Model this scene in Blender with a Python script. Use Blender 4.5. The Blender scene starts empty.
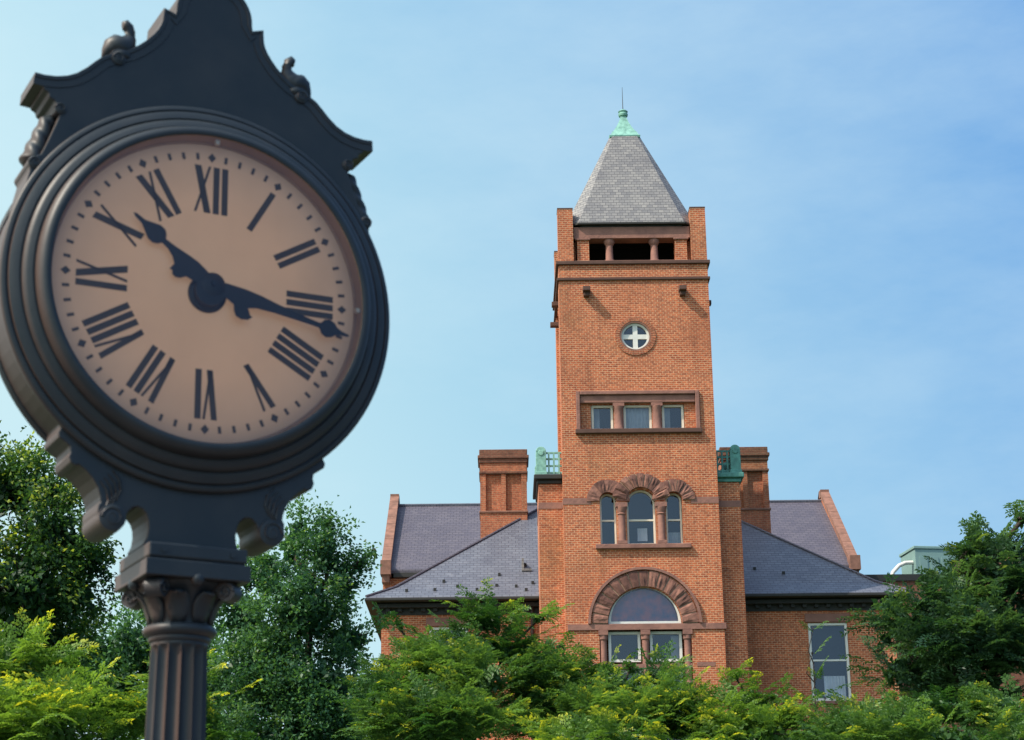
import bpy, bmesh, math, random
import numpy as np
from mathutils import Vector, Matrix
from mathutils.noise import noise as mnoise
random.seed(7); rng = np.random.default_rng(7)
PI = math.pi; R = math.radians
S = bpy.context.scene; COL = S.collection

# ------------------------------------------------------------------ camera numbers (used for surveying too)
F, PITCH, ROLL, CAMZ = 1850.0, R(17.6909), R(-0.7), 1.6
def at(x, y, Y):
    """world point seen at photo position x,y at distance Y"""
    dx, dy = x-512, -(y-370)
    c, s = math.cos(ROLL), math.sin(ROLL)
    u, v = c*dx-s*dy, s*dx+c*dy
    fy, fz = F*math.cos(PITCH)-v*math.sin(PITCH), F*math.sin(PITCH)+v*math.cos(PITCH)
    return Vector((u/fy*Y, Y, fz/fy*Y+CAMZ))

# ------------------------------------------------------------------ node helpers
def new_mat(name):
    m = bpy.data.materials.new(name); m.use_nodes = True
    nt = m.node_tree; nt.nodes.clear()
    out = nt.nodes.new('ShaderNodeOutputMaterial')
    b = nt.nodes.new('ShaderNodeBsdfPrincipled')
    nt.links.new(b.outputs[0], out.inputs[0])
    return m, nt, b, out
def nd(nt, t, **kw):
    n = nt.nodes.new(t)
    for k, v in kw.items():
        if k.startswith('i_'):
            key = k[2:]
            key = int(key) if key.isdigit() else key.replace('_', ' ')
            n.inputs[key].default_value = v
        else: setattr(n, k, v)
    return n
def mixc(nt, a, b, fac, mode='MIX'):
    n = nt.nodes.new('ShaderNodeMix'); n.data_type = 'RGBA'; n.blend_type = mode
    for i, v in ((0, fac), (6, a), (7, b)):
        if hasattr(v, 'links'): nt.links.new(v, n.inputs[i])
        else: n.inputs[i].default_value = v if not isinstance(v, tuple) else (*v, 1)[:4]
    return n.outputs[2]
def ramp(nt, src, stops):
    r = nt.nodes.new('ShaderNodeValToRGB')
    while len(r.color_ramp.elements) < len(stops): r.color_ramp.elements.new(0.5)
    for e, (p, c) in zip(r.color_ramp.elements, stops):
        e.position = p; e.color = (*c, 1) if isinstance(c, tuple) else (c, c, c, 1)
    nt.links.new(src, r.inputs[0]); return r.outputs[0]
def noise(nt, co, scale, detail=4, rough=.55):
    n = nd(nt, 'ShaderNodeTexNoise'); n.inputs['Scale'].default_value = scale
    n.inputs['Detail'].default_value = detail; n.inputs['Roughness'].default_value = rough
    nt.links.new(co, n.inputs['Vector']); return n.outputs['Fac']
def facade_coords(nt, flip=False):
    """object coordinates laid flat on whichever way the wall or slope faces"""
    tc = nd(nt, 'ShaderNodeTexCoord')
    sp = nd(nt, 'ShaderNodeSeparateXYZ'); nt.links.new(tc.outputs['Object'], sp.inputs[0])
    sn = nd(nt, 'ShaderNodeSeparateXYZ'); nt.links.new(tc.outputs['Normal'], sn.inputs[0])
    ax = nd(nt, 'ShaderNodeMath', operation='ABSOLUTE'); nt.links.new(sn.outputs[0], ax.inputs[0])
    ay = nd(nt, 'ShaderNodeMath', operation='ABSOLUTE'); nt.links.new(sn.outputs[1], ay.inputs[0])
    g = nd(nt, 'ShaderNodeMath', operation='GREATER_THAN'); nt.links.new(ax.outputs[0], g.inputs[0]); nt.links.new(ay.outputs[0], g.inputs[1])
    m = nd(nt, 'ShaderNodeMix'); m.data_type = 'FLOAT'
    nt.links.new(g.outputs[0], m.inputs[0]); nt.links.new(sp.outputs[0], m.inputs[2]); nt.links.new(sp.outputs[1], m.inputs[3])
    c = nd(nt, 'ShaderNodeCombineXYZ'); nt.links.new(m.outputs[0], c.inputs[0]); nt.links.new(sp.outputs[2], c.inputs[1])
    return c.outputs[0], tc.outputs['Object']
def bump(nt, b, h, strength, dist=.02):
    n = nd(nt, 'ShaderNodeBump'); n.inputs['Strength'].default_value = strength; n.inputs['Distance'].default_value = dist
    nt.links.new(h, n.inputs['Height']); nt.links.new(n.outputs[0], b.inputs['Normal'])

def brick_mat(name, c1, c2, mortar, bw=.215, rh=.076, ms=.010, streak=.5):
    m, nt, b, out = new_mat(name)
    uv, oc = facade_coords(nt)
    br = nd(nt, 'ShaderNodeTexBrick'); nt.links.new(uv, br.inputs['Vector'])
    br.inputs['Scale'].default_value = 1; br.inputs['Brick Width'].default_value = bw; br.inputs['Row Height'].default_value = rh
    br.inputs['Mortar Size'].default_value = ms; br.inputs['Mortar Smooth'].default_value = .2; br.inputs['Bias'].default_value = -.1
    br.inputs['Color1'].default_value = (*c1, 1); br.inputs['Color2'].default_value = (*c2, 1); br.inputs['Mortar'].default_value = (*mortar, 1)
    n1 = noise(nt, oc, .55, 5, .6); n2 = noise(nt, oc, 4.5, 4)
    col = mixc(nt, br.outputs['Color'], (c1[0]*.45, c1[1]*.5, c1[2]*.6), ramp(nt, n1, [(.45, 0.0), (.75, streak)]))
    col = mixc(nt, col, (1.2, 1.1, 1.02), ramp(nt, n2, [(.4, 0.0), (.8, .35)]), 'MULTIPLY')
    mps = nd(nt, 'ShaderNodeMapping'); mps.inputs['Scale'].default_value = (2.6, 2.6, .22); nt.links.new(oc, mps.inputs[0])
    n6 = noise(nt, mps.outputs[0], 1.0, 4); col = mixc(nt, col, (.55, .52, .52), ramp(nt, n6, [(.50, 0.0), (.75, .55)]), 'MULTIPLY')
    # mossy damp patches
    n3 = noise(nt, oc, .32, 3); col = mixc(nt, col, (.16, .13, .05), ramp(nt, n3, [(.55, 0.0), (.75, .5)]))
    n5 = noise(nt, oc, 9, 3, .7); col = mixc(nt, col, (.62, .60, .62), ramp(nt, n5, [(.38, .8), (.55, 0.0)]), 'MULTIPLY')
    nt.links.new(col, b.inputs['Base Color']); b.inputs['Roughness'].default_value = .88
    inv = nd(nt, 'ShaderNodeMath', operation='SUBTRACT'); inv.inputs[0].default_value = 1; nt.links.new(br.outputs['Fac'], inv.inputs[1])
    bump(nt, b, inv.outputs[0], .5, .008)
    return m
def slate_mat(name, c1, c2, bw=.26, rh=.115, light=.3, rough=.6):
    m, nt, b, out = new_mat(name)
    uv, oc = facade_coords(nt)
    br = nd(nt, 'ShaderNodeTexBrick'); nt.links.new(uv, br.inputs['Vector'])
    br.inputs['Scale'].default_value = 1; br.inputs['Brick Width'].default_value = bw; br.inputs['Row Height'].default_value = rh
    br.inputs['Mortar Size'].default_value = .012; br.inputs['Mortar Smooth'].default_value = .4
    br.inputs['Color1'].default_value = (*c1, 1); br.inputs['Color2'].default_value = (*c2, 1)
    br.inputs['Mortar'].default_value = (c1[0]*.35, c1[1]*.35, c1[2]*.4, 1)
    n1 = noise(nt, oc, .9, 5, .65); n2 = noise(nt, oc, 3.1, 3)
    col = mixc(nt, br.outputs['Color'], (min(1, c2[0]*2.2), min(1, c2[1]*2.1), c2[2]*1.9), ramp(nt, n2, [(.6, 0.0), (.72, light)]))
    col = mixc(nt, col, (.7, .7, .75), ramp(nt, n1, [(.35, .6), (.65, 0.0)]), 'MULTIPLY')
    nt.links.new(col, b.inputs['Base Color']); b.inputs['Roughness'].default_value = rough
    # each course overlaps the next: sawtooth along the height
    sp = nd(nt, 'ShaderNodeSeparateXYZ'); nt.links.new(uv, sp.inputs[0])
    dv = nd(nt, 'ShaderNodeMath', operation='DIVIDE'); nt.links.new(sp.outputs[1], dv.inputs[0]); dv.inputs[1].default_value = rh
    fr = nd(nt, 'ShaderNodeMath', operation='FRACT'); nt.links.new(dv.outputs[0], fr.inputs[0])
    sub = nd(nt, 'ShaderNodeMath', operation='MULTIPLY_ADD'); nt.links.new(fr.outputs[0], sub.inputs[0]); sub.inputs[1].default_value = -1
    nt.links.new(br.outputs['Fac'], sub.inputs[2])
    bump(nt, b, sub.outputs[0], .5, .012)
    return m
def plain_mat(name, c, rough=.7, var=.25, scale=6, metallic=0, bstr=.15, c2=None, bdist=.01):
    m, nt, b, out = new_mat(name)
    tc = nd(nt, 'ShaderNodeTexCoord'); n = noise(nt, tc.outputs['Object'], scale, 5)
    c2 = c2 or tuple(v*(1-var) for v in c)
    col = mixc(nt, c, c2, ramp(nt, n, [(.35, 0.0), (.7, 1.0)]))
    nt.links.new(col, b.inputs['Base Color']); b.inputs['Roughness'].default_value = rough; b.inputs['Metallic'].default_value = metallic
    if bstr: bump(nt, b, noise(nt, tc.outputs['Object'], scale*4, 4), bstr, bdist)
    return m
M = {}
M['brick'] = brick_mat('red_brick', (.61, .152, .055), (.36, .078, .032), (.66, .38, .22), bw=.185, ms=.011)
M['brick_old'] = brick_mat('weathered_chimney_brick', (.56, .165, .075), (.38, .10, .05), (.50, .29, .17), streak=.5)
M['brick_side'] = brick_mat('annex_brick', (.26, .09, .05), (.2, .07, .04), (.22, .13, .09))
M['soot_brick'] = brick_mat('sooty_cap_brick', (.26, .10, .06), (.17, .065, .045), (.22, .14, .09), streak=.6)
M['slate'] = slate_mat('grey_slate', (.155, .165, .20), (.115, .122, .155), rough=.5)
M['slate_main'] = slate_mat('purple_grey_slate', (.125, .11, .135), (.095, .085, .115), light=.22)
M['slate_tower'] = slate_mat('pale_tower_slate', (.29, .275, .26), (.18, .175, .18), bw=.2, rh=.125, light=.15)
M['stone'] = plain_mat('brownstone', (.33, .155, .115), .85, c2=(.21, .10, .08), scale=2.4, bstr=.5, bdist=.03)
M['stone_rough'] = plain_mat('rock_faced_brownstone', (.38, .175, .125), .9, c2=(.17, .075, .06), scale=5, bstr=.5, bdist=.02)
nt = M['stone_rough'].node_tree; b = next(n for n in nt.nodes if n.type == 'BSDF_PRINCIPLED'); l0 = b.inputs['Base Color'].links[0].from_socket
gm = nd(nt, 'ShaderNodeNewGeometry'); nt.links.new(mixc(nt, l0, (.42, .40, .42), ramp(nt, gm.outputs['Random Per Island'], [(.25, .85), (.8, 0.0)]), 'MULTIPLY'), b.inputs['Base Color'])
M['coping'] = plain_mat('coping_stone', (.31, .15, .105), .85, c2=(.17, .085, .06), scale=3, bstr=.4)
M['mortar'] = plain_mat('lime_mortar', (.50, .33, .24), .9)
M['dark_stone'] = plain_mat('sooty_string_course', (.12, .06, .045), .85, scale=3)
M['cream'] = plain_mat('cream_window_paint', (.80, .73, .60), .5, .12, bstr=.05)
M['white'] = plain_mat('white_paint', (.78, .76, .70), .5, .1, bstr=.05)
M['copper'] = plain_mat('green_copper', (.10, .31, .26), .6, c2=(.05, .16, .14), scale=5)
M['copper_pale'] = plain_mat('pale_verdigris', (.27, .53, .44), .65, c2=(.13, .29, .24), scale=7)
M['gutter'] = plain_mat('dark_green_cornice_paint', (.028, .027, .025), .7, scale=3)
M['black'] = plain_mat('black_iron', (.02, .02, .02), .6)
M['dark'] = plain_mat('dark_interior', (.012, .013, .016), .9, bstr=0)
M['pipe'] = plain_mat('brown_downspout_paint', (.06, .035, .03), .6)
M['curtain'] = plain_mat('pale_curtain', (.78, .78, .76), .9, .3, scale=2)
M['stained'] = plain_mat('dusky_stained_blind', (.80, .30, .33), .6, c2=(.20, .24, .42), scale=3.2, bstr=0)
M['unit'] = plain_mat('green_metal_cladding', (.22, .36, .34), .6, .1, scale=1.5, bstr=0)
M['tan'] = plain_mat('tan_stucco', (.62, .45, .28), .85, .1)
M['yellow'] = plain_mat('yellow_paint', (.8, .6, .04), .6)
M['grass'] = plain_mat('grass', (.05, .09, .025), .95, .4, scale=1.2)
M['bark'] = plain_mat('bark', (.07, .05, .037), .95, .5, scale=9, bstr=1, bdist=.03)
M['paving'] = brick_mat('brick_paving', (.17, .125, .10), (.14, .10, .08), (.18, .165, .15), bw=.2, rh=.1)
def glass_mat(name, tint=(.45, .52, .62), fac=.30, rough=.03):
    m = bpy.data.materials.new(name); m.use_nodes = True; nt = m.node_tree; nt.nodes.clear()
    out = nd(nt, 'ShaderNodeOutputMaterial'); tr = nd(nt, 'ShaderNodeBsdfTransparent'); gl = nd(nt, 'ShaderNodeBsdfGlossy')
    tr.inputs[0].default_value = (*tint, 1); gl.inputs['Roughness'].default_value = rough
    gl.inputs[0].default_value = (.8, .85, 1, 1)
    mx = nd(nt, 'ShaderNodeMixShader'); fr = nd(nt, 'ShaderNodeFresnel'); fr.inputs[0].default_value = 1.5
    ad = nd(nt, 'ShaderNodeMath', operation='ADD'); nt.links.new(fr.outputs[0], ad.inputs[0]); ad.inputs[1].default_value = fac-.04; ad.use_clamp = True
    tc = nd(nt, 'ShaderNodeTexCoord'); bp = nd(nt, 'ShaderNodeBump'); bp.inputs['Strength'].default_value = .05; bp.inputs['Distance'].default_value = .05
    nt.links.new(noise(nt, tc.outputs['Object'], 1.4, 2), bp.inputs['Height']); nt.links.new(bp.outputs[0], gl.inputs['Normal'])
    nt.links.new(ad.outputs[0], mx.inputs[0]); nt.links.new(tr.outputs[0], mx.inputs[1]); nt.links.new(gl.outputs[0], mx.inputs[2]); nt.links.new(mx.outputs[0], out.inputs[0])
    return m
M['glass'] = glass_mat('window_glass', (.72, .76, .82), .10)
M['dial_glass'] = glass_mat('dial_glass', (.95, .95, .95), .045, .25)
# cast iron of the clock: dark blue-green paint, with warm side light and ground bounce painted in as brown
m, nt, b, out = new_mat('clock_iron')
tc = nd(nt, 'ShaderNodeTexCoord'); ob = tc.outputs['Object']
col = mixc(nt, (.019, .029, .038), (.030, .038, .045), ramp(nt, noise(nt, ob, 7, 5), [(.35, 0.0), (.7, 1.0)]))
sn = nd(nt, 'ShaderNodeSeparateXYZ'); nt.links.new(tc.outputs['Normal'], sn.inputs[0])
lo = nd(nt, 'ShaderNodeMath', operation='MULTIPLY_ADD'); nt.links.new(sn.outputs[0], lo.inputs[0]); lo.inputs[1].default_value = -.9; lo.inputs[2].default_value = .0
side_light = ramp(nt, lo.outputs[0], [(.45, 0.0), (.9, .5)])  # left-facing iron turns brown: grazing sunlight painted into the colour
col = mixc(nt, col, (.15, .08, .055), side_light)
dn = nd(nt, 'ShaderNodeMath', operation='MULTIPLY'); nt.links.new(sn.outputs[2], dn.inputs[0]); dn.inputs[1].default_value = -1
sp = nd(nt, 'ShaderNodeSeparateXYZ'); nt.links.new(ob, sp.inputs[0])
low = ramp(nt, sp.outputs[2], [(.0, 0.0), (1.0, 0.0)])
col = mixc(nt, col, (.10, .05, .032), ramp(nt, dn.outputs[0], [(.45, 0.0), (1, .10)]))  # undersides tinted brown to paint in the bounce from the ground
nt.links.new(col, b.inputs['Base Color']); b.inputs['Roughness'].default_value = .45; b.inputs['Specular IOR Level'].default_value = .36
bump(nt, b, noise(nt, ob, 60, 4), .12, .004)
M['iron'] = m
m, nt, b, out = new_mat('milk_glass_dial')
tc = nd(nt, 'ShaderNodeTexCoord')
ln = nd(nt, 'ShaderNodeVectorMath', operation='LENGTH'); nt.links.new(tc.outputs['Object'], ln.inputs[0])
g = ramp(nt, ln.outputs['Value'], [(.0, (.79, .51, .315)), (.27, (.75, .48, .30)), (.40, (.60, .40, .265)), (.46, (.34, .25, .185))])  # darker towards the rim: the bezel's shade painted into colour and glow
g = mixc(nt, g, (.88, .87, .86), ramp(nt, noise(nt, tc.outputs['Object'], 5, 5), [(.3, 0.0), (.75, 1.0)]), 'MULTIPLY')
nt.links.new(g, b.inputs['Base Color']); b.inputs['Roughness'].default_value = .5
nt.links.new(g, b.inputs['Emission Color']); b.inputs['Emission Strength'].default_value = .26      # milk glass; weak glow added to brighten the shaded dial, no lamp inside
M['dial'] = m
M['rim'] = plain_mat('tan_dial_rim', (.50, .34, .24), .6, c2=(.36, .25, .19), bstr=0)
M['ink'] = plain_mat('dial_black', (.10, .08, .062), .55, bstr=0)
M['hand'] = plain_mat('hand_black', (.035, .037, .042), .5, bstr=0)
def leaf_mat(name, dark, mid, tip):
    m = bpy.data.materials.new(name); m.use_nodes = True; nt = m.node_tree; nt.nodes.clear()
    out = nd(nt, 'ShaderNodeOutputMaterial')
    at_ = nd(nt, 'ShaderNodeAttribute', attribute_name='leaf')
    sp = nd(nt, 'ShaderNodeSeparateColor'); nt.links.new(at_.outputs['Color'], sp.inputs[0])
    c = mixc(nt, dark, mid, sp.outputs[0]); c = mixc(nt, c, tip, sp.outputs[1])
    df = nd(nt, 'ShaderNodeBsdfPrincipled'); nt.links.new(c, df.inputs['Base Color']); df.inputs['Roughness'].default_value = .45
    df.inputs['Specular IOR Level'].default_value = .35
    tl = nd(nt, 'ShaderNodeBsdfTranslucent')
    c2 = mixc(nt, c, (1.3, 1.25, .45), 1.0, 'MULTIPLY'); nt.links.new(c2, tl.inputs[0])
    mx = nd(nt, 'ShaderNodeMixShader'); mx.inputs[0].default_value = .45
    nt.links.new(df.outputs[0], mx.inputs[1]); nt.links.new(tl.outputs[0], mx.inputs[2]); nt.links.new(mx.outputs[0], out.inputs[0])
    return m

# ------------------------------------------------------------------ object helpers
def empty(name, loc=(0, 0, 0), rotz=0):
    o = bpy.data.objects.new(name, None); COL.objects.link(o); o.location = loc; o.rotation_euler = (0, 0, rotz); return o
def tag(o, label=None, cat=None, group=None, kind=None):
    if label: o['label'] = label
    if cat: o['category'] = cat
    if group: o['group'] = group
    if kind: o['kind'] = kind
    return o
class MB:
    def __init__(s): s.bm = bmesh.new()
    def box(s, x0, x1, y0, y1, z0, z1):
        v = [s.bm.verts.new(p) for p in ((x0,y0,z0),(x1,y0,z0),(x1,y1,z0),(x0,y1,z0),(x0,y0,z1),(x1,y0,z1),(x1,y1,z1),(x0,y1,z1))]
        for f in ((3,2,1,0),(4,5,6,7),(0,1,5,4),(1,2,6,5),(2,3,7,6),(3,0,4,7)): s.bm.faces.new([v[i] for i in f])
        return s
    def prism(s, pts, y0, y1):
        """polygon in x,z (counter-clockwise seen from -y) extruded along y"""
        a = [s.bm.verts.new((x, y0, z)) for x, z in pts]; b = [s.bm.verts.new((x, y1, z)) for x, z in pts]
        n = len(pts); s.bm.faces.new(a); s.bm.faces.new(b[::-1])
        for i in range(n):
            j = (i+1) % n; s.bm.faces.new((a[j], a[i], b[i], b[j]))
        return s
    def poly(s, pts): s.bm.faces.new([s.bm.verts.new(p) for p in pts]); return s
    def lathe(s, prof, n=32, c=(0, 0, 0), axis='z', cap=True):
        rings = []
        for r, h in prof:
            ring = []
            for k in range(n):
                t = 2*PI*k/n
                p = (r*math.cos(t), r*math.sin(t), h) if axis == 'z' else (r*math.cos(t), h, r*math.sin(t)) if axis == 'y' else (h, r*math.cos(t), r*math.sin(t))
                ring.append(s.bm.verts.new((p[0]+c[0], p[1]+c[1], p[2]+c[2])))
            rings.append(ring)
        for a, b in zip(rings, rings[1:]):
            for k in range(n): s.bm.faces.new((a[k], a[(k+1) % n], b[(k+1) % n], b[k]))
        if cap:
            s.bm.faces.new(rings[0][::-1]); s.bm.faces.new(rings[-1])
        return s
    def tube(s, pts, rad, n=8, cap=True):
        pts = [Vector(p) for p in pts]; rings = []
        rad = rad if isinstance(rad, (list, tuple)) else [rad]*len(pts)
        up = Vector((0.13, .21, 1)).normalized()
        for i, p in enumerate(pts):
            d = (pts[min(i+1, len(pts)-1)]-pts[max(i-1, 0)]).normalized()
            a = d.cross(up);
            if a.length < .05: a = d.cross(Vector((1, 0, 0)))
            a.normalize(); b2 = d.cross(a)
            rings.append([s.bm.verts.new(p+(a*math.cos(2*PI*k/n)+b2*math.sin(2*PI*k/n))*rad[i]) for k in range(n)])
        for a, b2 in zip(rings, rings[1:]):
            for k in range(n): s.bm.faces.new((a[k], a[(k+1) % n], b2[(k+1) % n], b2[k]))
        if cap: s.bm.faces.new(rings[0][::-1]); s.bm.faces.new(rings[-1])
        return s
    def build(s, name, mat, parent=None, smooth=None, bevel=0):
        bmesh.ops.recalc_face_normals(s.bm, faces=s.bm.faces)
        me = bpy.data.meshes.new(name); s.bm.to_mesh(me); s.bm.free()
        o = bpy.data.objects.new(name, me); COL.objects.link(o); me.materials.append(mat)
        if parent: o.parent = parent
        if smooth is not None:
            me.polygons.foreach_set('use_smooth', [True]*len(me.polygons))
            me.set_sharp_from_angle(angle=R(smooth))
        if bevel:
            md = o.modifiers.new('bevel', 'BEVEL'); md.width = bevel; md.segments = 2; md.limit_method = 'ANGLE'; md.angle_limit = R(40)
        return o
def arc(cx, cz, r, a0, a1, n):
    return [(cx+r*math.cos(R(a0+(a1-a0)*i/n)), cz+r*math.sin(R(a0+(a1-a0)*i/n))) for i in range(n+1)]
def cut(o, cutters):
    """cut openings out of o with closed prisms, then drop the cutters"""
    for pts, y0, y1 in cutters:
        cm = MB(); cm.prism(pts, y0, y1); c = cm.build('cutter', M['dark'], o.parent)
        md = o.modifiers.new('cut', 'BOOLEAN'); md.operation = 'DIFFERENCE'; md.solver = 'EXACT'; md.object = c
        bpy.context.view_layer.update()
        dg = bpy.context.evaluated_depsgraph_get(); me = bpy.data.meshes.new_from_object(o.evaluated_get(dg))
        o.modifiers.clear(); old = o.data; o.data = me; bpy.data.meshes.remove(old)
        cmesh = c.data; bpy.data.objects.remove(c); bpy.data.meshes.remove(cmesh)
    if len(o.data.materials) == 0: o.data.materials.append(M['brick'])
def rect(x0, x1, z0, z1): return [(x0, z0), (x1, z0), (x1, z1), (x0, z1)]
def archpoly(cx, hw, z0, zs, n=20):
    return [(cx-hw, z0), (cx+hw, z0)] + arc(cx, zs, hw, 0, 180, n)

# ------------------------------------------------------------------ ground
def gz(x, y):
    t = min(1, max(0, (y-10)/42)); return 4.0*t*t*(3-2*t)
g = MB(); xs = [-900, -300, -100, -60, -40, -25, -15, -8, 0, 8, 15, 25, 40, 60, 100, 300, 900]
ys = [-400, -100, -30, 0, 6, 10, 14, 18, 22, 26, 30, 34, 38, 42, 46, 50, 54, 60, 80, 120, 300, 1500]
vv = [[g.bm.verts.new((x, y, gz(x, y))) for x in xs] for y in ys]
for j in range(len(ys)-1):
    for i in range(len(xs)-1): g.bm.faces.new((vv[j][i], vv[j][i+1], vv[j+1][i+1], vv[j+1][i]))
tag(g.build('ground', M['grass'], smooth=60), kind='structure')
pv = MB(); pv.box(-14, 10, -12, 9.6, -.1, .012)
tag(pv.build('pavement', M['paving']), kind='structure')

# ------------------------------------------------------------------ courthouse.  local frame: x right, y back from the tower front, z up (heights as world)
BA = R(.4)
bo = Vector((4.38*math.cos(BA), 62+4.38*math.sin(BA), 0))
B = empty('brick_courthouse', bo, BA)
tag(B, 'red brick courthouse with square clockless tower, slate roofs and round stone arches', 'courthouse')
B['label'] = 'red brick courthouse with tall square tower, slate roofs and brownstone arches'
def window(x0, x1, z0, z1, y, kind='rect', parent=B, mid=None, fr=.085, mat='cream', mull=None, curtain=None, dk=.42):
    """frame set at depth y; pane behind; the dark room behind that"""
    m = MB(); cx = (x0+x1)/2; hw = (x1-x0)/2
    def ringpoly(o_pts, i_pts, ya, yb):
        n = len(o_pts)
        for i in range(n):
            j = (i+1) % n
            a, b_, c_, d_ = o_pts[i], o_pts[j], i_pts[j], i_pts[i]
            m.prism([a, b_, c_, d_], ya, yb)
    if kind == 'rect':
        ringpoly(rect(x0, x1, z0, z1), rect(x0+fr, x1-fr, z0+fr, z1-fr), y, y+.12)
        pane = rect(x0+fr*.7, x1-fr*.7, z0+fr*.7, z1-fr*.7)
    elif kind == 'arch':
        zs = z1-hw; n = 24
        ringpoly(archpoly(cx, hw, z0, zs, n), [(x0+fr, z0+fr), (x1-fr, z0+fr)]+arc(cx, zs, hw-fr, 0, 180, n), y, y+.12)
        pane = [(x0+fr*.7, z0+fr*.7), (x1-fr*.7, z0+fr*.7)]+arc(cx, zs, hw-fr*.7, 0, 180, n)
    elif kind == 'lunette':
        n = 32; o_ = arc(cx, z0, hw, 0, 180, n); i_ = arc(cx, z0+fr, hw-fr, 0, 180, n)
        ringpoly(o_, i_, y, y+.12); pane = arc(cx, z0+fr*.7, hw-fr*.7, 0, 180, n)
    elif kind == 'round':
        n = 40; o_ = arc(cx, (z0+z1)/2, hw, 0, 360, n)[:-1]; i_ = arc(cx, (z0+z1)/2, hw-fr, 0, 360, n)[:-1]
        ringpoly(o_, i_, y, y+.1); pane = arc(cx, (z0+z1)/2, hw-fr*.7, 0, 360, n)[:-1]
        m.box(cx-.085, cx+.085, y+.012, y+.08, z0+fr*.9, z1-fr*.9); m.box(x0+fr*.9, cx-.087, y+.014, y+.08, (z0+z1)/2-.085, (z0+z1)/2+.085); m.box(cx+.087, x1-fr*.9, y+.014, y+.08, (z0+z1)/2-.085, (z0+z1)/2+.085)
    if mid: m.box(x0+fr*.95, x1-fr*.95, y+.02, y+.10, mid-.03, mid+.03)
    if mull: m.box(mull-.03, mull+.03, y+.02, y+.1, z0+fr*.95, z1-fr*.95)
    w = m.build('window', M[mat], parent)
    p = MB(); p.poly([(x, y+.07, z) for x, z in pane]); p.build('pane', M['glass'], w)
    d = MB(); d.poly([(x, y+dk, z) for x, z in rect(x0+.02, x1-.02, z0+.02, z1-.02)] if kind in ('rect',) else [(x, y+dk, z) for x, z in pane]); d.build('dark_interior', M['dark'], w)
    if curtain:
        for (a, b_, c_, d_) in curtain:
            q = MB(); n = 14
            for i in range(n):
                xa, xb = a+(b_-a)*i/n, a+(b_-a)*(i+1)/n; ya, yb = y+.25+.03*(i % 2), y+.25+.03*((i+1) % 2)
                q.poly([(xa, ya, c_), (xb, yb, c_), (xb, yb, d_), (xa, ya, d_)])
            q.build('curtain', M['curtain'], w)
    return w

TY = 4.8   # tower depth
ZG = 3.4
t = MB(); t.box(-2.67, 2.67, 0, .9, ZG, 25.42); tw = t.build('tower_front_wall', M['brick'], B)
SMALL = [(-1.135, .275), (1.135, .275)]
cutters = [(arc(0, 22.59, .56, 0, 360, 40)[:-1], -.3, .7),
           (rect(-2.02, 2.02, 19.16, 20.42), -.3, .14), (rect(-1.64, -.84, 19.17, 20.12), .1, .72), (rect(-.5, .5, 19.17, 20.12), .1, .72), (rect(.84, 1.64, 19.17, 20.12), .1, .72),
           (archpoly(0, .5, 15.08, 16.55), -.3, .72)]
for c, h in SMALL: cutters.append((archpoly(c, h+.01, 15.08, 16.65), -.3, .722))
cutters += [(arc(0, 12.35, 1.25, 0, 180, 40), -.3, .75), (rect(-1.55, 1.55, 8.2, 12.14), -.3, .74)]
cut(tw, cutters)
t = MB(); t.box(-2.52, 2.52, .902, TY-.9, ZG, 25.4); t.box(-2.67, 2.67, TY-.898, TY, ZG, 25.4); t.build('tower_rear_wall', M['brick'], B)
# string courses
def band(name, x, z0, z1, p, mat, y1=TY, gap=None):
    m = MB()
    for (a, b_) in ([(-x-p, x+p)] if not gap else gap): m.box(a, b_, -p, .3, z0, z1)
    m.box(-x-p, -x+.05, .302, y1+p, z0, z1); m.box(x-.05, x+p, .302, y1+p, z0, z1); m.box(-x+.052, x-.052, y1-.3, y1+p, z0, z1)
    return m.build(name, mat, B, bevel=.015)
band('string_course', 2.67, 25.30, 25.43, .09, M['dark_stone'])
band('string_course', 2.67, 24.70, 24.80, .07, M['dark_stone'])
m = MB()
for a, b_, c_, d_ in ((-2.675, -1.72, -2.684, -2.6), (1.72, 2.675, 2.6, 2.684)):
    m = MB(); m.box(a, b_, -.014, .2, 16.50, 16.72); m.box(c_, d_, .19, .9, 16.501, 16.719); m.build('stone_band', M['stone'], B)
m = MB(); m.box(-2.61, 2.74, -.05, .3, 12.14, 12.35)
m.build('stone_band', M['stone'], B, bevel=.012)
# corbel blocks high on the walls
for x in (-1.70, 1.72):
    m = MB(); m.box(x-.13, x+.13, -.40, .1, 24.20, 24.36); m.prism([(x-.1, 24.2), (x-.1, 24.06), (x+.1, 24.06), (x+.1, 24.2)][::-1], -.22, .1); m.build('corbel', M['dark_stone'], B, bevel=.015)
for sx in (-1, 1):
    for y in (1.35, 3.6):
        m = MB(); m.box(min(sx*2.4, sx*2.9), max(sx*2.4, sx*2.9), y-.13, y+.13, 24.2, 24.36); m.build('corbel', M['dark_stone'], B, bevel=.015)
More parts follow.
